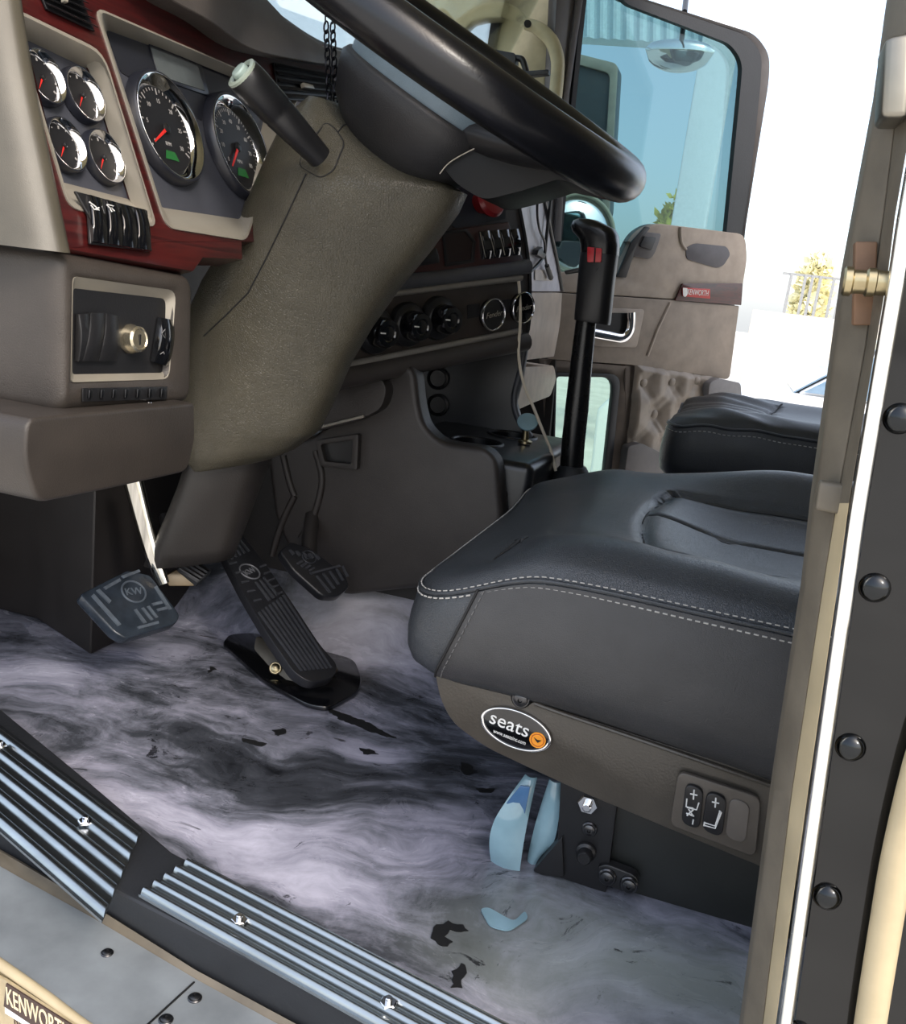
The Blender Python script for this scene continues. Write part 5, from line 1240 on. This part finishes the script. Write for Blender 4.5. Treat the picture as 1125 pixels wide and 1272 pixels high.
ring('ring', c, nr, .125, .140, .012, M('mirror_ring', rgb(176, 170, 150), .4), m2, sx=.8) if False else ring('ring', c, nr, .125, .140, .012, M('mirror_ring', rgb(176, 170, 150), .4), m2)
lathe('mirror_face', c, nr, [(.13, -.01), (.128, 0), (.10, .012), (.06, .02), (.02, .023)], CHROME, m2, k=48, ang=80)
tube('arm', [c-nr*.012, pu((717, 284), Y_(3.33))], .010, BLACKP, m2, k=10, smoothn=5)
m3 = thing('look_down_mirror', 'chrome half-oval look-down mirror at the top of the passenger window', 'mirror', pu((843, 85), Y_(3.1)))
c = pu((844, 62), Y_(3.1)); a_ = (pu((887, 66), Y_(3.1))-pu((801, 62), Y_(3.1)))/2; rings = []
for i in range(13):
    t = -1+2*i/12; w_ = math.sqrt(max(0, 1-t*t)); cc_ = c+a_*t; R = []
    for j in range(20):
        an_ = 2*PI*j/20; zz = math.sin(an_); R.append(cc_+Vector((0, -.05*w_*math.cos(an_)-.002, (.065*w_+.002)*(zz if zz < 0 else zz*.42))))
    rings.append(R)
loft('mirror_face', rings, CHROME, m3, ang=80)
tube('arm', [c+Vector((0, .02, .02)), c+Vector((0, -.06, .14)), pu((850, 15), Y_(2.85))], .008, BLACKP, m3, k=10, smoothn=5)
# canopy added far behind the glass for the striped reflection in it
cb = thing('reflected_canopy', 'white corrugated canopy on a pale post, added for a striped reflection in the passenger window', 'canopy', (-1, 13, -1.3))
CW = M('canopy_white', rgb(226, 230, 234), .6)
p0, p1, p2, p3 = pu((690, -40), Y_(13)), pu((905, 36), Y_(13)), pu((905, 58), Y_(13)), pu((690, 45), Y_(13))
g = G(); n = 26
prof = []
for i in range(n+1):
    s = i/n; o_ = .05 if i % 2 else 0
    prof.append((s, o_)); 
    if i < n: prof.append((s+.5/n, o_))
v = []
for s, o_ in prof: v += [p3+(p2-p3)*s+Vector((0, -o_, 0)), p0+(p1-p0)*s+Vector((0, -o_, 0)), p3+(p2-p3)*s+Vector((0, .3, 0)), p0+(p1-p0)*s+Vector((0, .3, 0))]
f = []
for i in range(len(prof)-1):
    a = i*4; b = a+4; f += [[a, b, b+1, a+1], [a+2, a+3, b+3, b+2], [a, a+2, b+2, b], [a+1, b+1, b+3, a+3]]
emit('corrugated_fascia', v, f, M('corrugated_blue_white', rgb(190, 208, 216), .5), cb, smooth=False)
pp = pu((893, 58), Y_(13)); box('post', (pp.x-.22, 12.9, -1.3), (pp.x+.22, 13.3, pp.z+.3), CW, cb, bevel=.02)
pp = pu((700, 45), Y_(13)); box('post', (pp.x-.9, 12.9, -1.3), (pp.x-.5, 13.3, pp.z+.3), CW, cb, bevel=.02)
# hedge/bush
def bush(name, label, u0, u1, vtop, vbot, y, col, nleaf, seed, lsz):
    rnd = random.Random(seed); a, b = pu((u0, vbot), Y_(y)), pu((u1, vtop), Y_(y)); b0 = Vector(((a.x+b.x)/2, y, -1.3)); t = thing(name, label, 'tree', b0)
    g = G(); cx, hw = (a.x+b.x)/2, abs(b.x-a.x)/2; zt = max(a.z, b.z); zb = -.4
    for _ in range(nleaf):
        th = rnd.uniform(0, 2*PI); ph = math.acos(rnd.uniform(-1, 1)); r = rnd.uniform(.6, 1)
        p = Vector((cx+hw*r*math.sin(ph)*math.cos(th), y+hw*.8*r*math.sin(ph)*math.sin(th), (zt+zb)/2+(zt-zb)/2*r*math.cos(ph)))
        d = Vector((rnd.uniform(-1, 1), rnd.uniform(-1, 1), rnd.uniform(-.4, 1))).normalized(); e = d.cross(Vector((rnd.uniform(-1, 1), rnd.uniform(-1, 1), .3))).normalized(); L = lsz*rnd.uniform(.7, 1.3)
        add(g, [p, p+d*L*.5+e*L*.28, p+d*L, p+d*L*.5-e*L*.28], [[0, 1, 2, 3]])
    emit('foliage', g[0], g[1], col, t, smooth=False)
    g = G(); g_tube(g, [b0, Vector((cx+.05, y, -.6)), Vector((cx, y, zt*.6))], [.09, .07, .03], 10); emit('trunk', g[0], g[1], M('bark', rgb(96, 82, 66), .8), t)
LEAFY = M('yellow_green_leaf', rgb(176, 172, 70), .6, var=.3, vscale=4); LEAFP = M('pale_leaf', rgb(236, 230, 190), .6, var=.1, vscale=4)
bush('small_tree', 'yellow-green small tree low behind the passenger window', 800, 868, 246, 330, 15, LEAFY, 2600, 3, .17)
bush('small_tree', 'pale olive small tree standing behind the grey fence posts', 985, 1040, 318, 380, 24, LEAFP, 2200, 4, .25)
# fence on a low wall
fc = thing('fence', 'thin fence posts, greyed by painted glare, on a pale wall, far off between the door and the pillar', 'fence', (pu((1000, 395), Y_(18)).x, 18, -1.3))
fz = pu((1000, 392), Y_(18)).z; fx0, fx1 = pu((962, 392), Y_(18)).x, pu((1075, 392), Y_(18)).x
box('low_wall', (fx0-.4, 18, -1.3), (fx1+1, 18.3, fz), CONC, fc, bevel=.01)
PST = M('fence_glare_grey', rgb(150, 152, 154), .6)  # dark posts lightened in colour for the glare
for u in (973, 991, 1000, 1010, 1027, 1038, 1050, 1062):
    p = pu((u, 392), Y_(18)); box('fence_post', (p.x-.025, 18.1, fz), (p.x+.025, 18.15, fz+.72), PST, fc, bevel=0)
box('rail', (fx0, 18.11, fz+.68), (fx1, 18.14, fz+.72), PST, fc, bevel=0)
# parked pickup
tx = pu((985, 492), Y_(7)).x
pk = thing('parked_pickup', 'white pickup parked outside, only hood and blue-grey windscreen showing', 'pickup', (tx+1.2, 7.8, -1.3))
def carsec(pts, y0, y1, nm, mat, bev): prism(nm, [Vector((tx+x, y0, -1.3+z+(.17 if z > .6 else 0))) for x, z in pts], (0, y1-y0, 0), mat, pk, bevel=bev)
WP = M('white_car_paint', rgb(232, 232, 232), .2, coat=.6, var=.03)
carsec([(-1.35, .45), (-1.38, .95), (-1.25, 1.12), (-.05, 1.24), (.0, 1.27), (2.1, 1.27), (3.7, 1.22), (3.75, .5), (3.6, .42)], 7.0, 8.75, 'body', WP, .06)
carsec([(.02, 1.26), (.62, 1.70), (.85, 1.76), (1.75, 1.74), (2.05, 1.26)], 7.12, 8.63, 'cabin', WP, .05)
hh = Vector((tx+.02, 0, .13)); ht = Vector((tx+.60, 0, .57)); wn = Vector((-(ht.z-hh.z), 0, ht.x-hh.x)).normalized()
CG = M('car_glass', rgb(120, 146, 168), .05, coat=.8, var=.1)
prism('windscreen', [Vector((hh.x, 7.2, hh.z))+wn*.012, Vector((hh.x, 8.55, hh.z))+wn*.012, Vector((ht.x, 8.48, ht.z))+wn*.012, Vector((ht.x, 7.27, ht.z))+wn*.012], wn*.01, CG, pk)
prism('side_window', [Vector((tx+a, 7.10, -1.13+b)) for a, b in ((.07, 1.29), (.63, 1.70), (1.60, 1.70), (1.86, 1.29))], (0, .012, 0), CG, pk, bevel=.003)
for x in (-.75, 2.7):
    for y in (7.02, 8.55): lathe('wheel', (tx+x, y, -.96), (0, -1, 0), [(.34, -.2), (.34, 0), (.24, .02), (.2, -.02), (.05, .0)], RUBBER, pk, k=32)
# windscreen
o = prism('window_1', [Vector((-.80, .75, .86)), Vector((-.80, 2.33, .86)), Vector((-.55, 2.30, 1.40)), Vector((-.55, .75, 1.40))], (.004, 0, .002), WGLASS, None, smooth=False); struct(o)
# ================================================================== LIGHT
w = bpy.data.worlds.new('world'); SC.world = w; w.use_nodes = True; t = w.node_tree
bg = t.nodes['Background']; sky = t.nodes.new('ShaderNodeTexSky'); sky.sky_type = 'NISHITA'; sky.sun_disc = False
sky.sun_elevation = math.radians(48); sky.sun_rotation = math.radians(130); sky.air_density = 1.0; sky.dust_density = 4.0; sky.ozone_density = .6
mx = t.nodes.new('ShaderNodeMix'); mx.data_type = 'RGBA'; mx.inputs[0].default_value = .5; mx.inputs[7].default_value = (2.6, 2.7, 2.8, 1)
t.links.new(sky.outputs[0], mx.inputs[6]); t.links.new(mx.outputs[2], bg.inputs[0]); bg.inputs[1].default_value = .55
sl_d = bpy.data.lights.new('sun', 'SUN'); sl_d.energy = 1.6; sl_d.angle = math.radians(9); sl_d.color = (1, .95, .86)
so_l = bpy.data.objects.new('sun', sl_d); COL.objects.link(so_l); so_l.location = (4, -4, 5)
so_l.rotation_euler = Vector((.72, -.62, .72)).to_track_quat('Z', 'Y').to_euler()
SC.view_settings.view_transform = 'Standard'; SC.view_settings.look = 'None'; SC.view_settings.gamma = 1; SC.view_settings.use_curve_mapping = False
SC.view_settings.exposure = .0
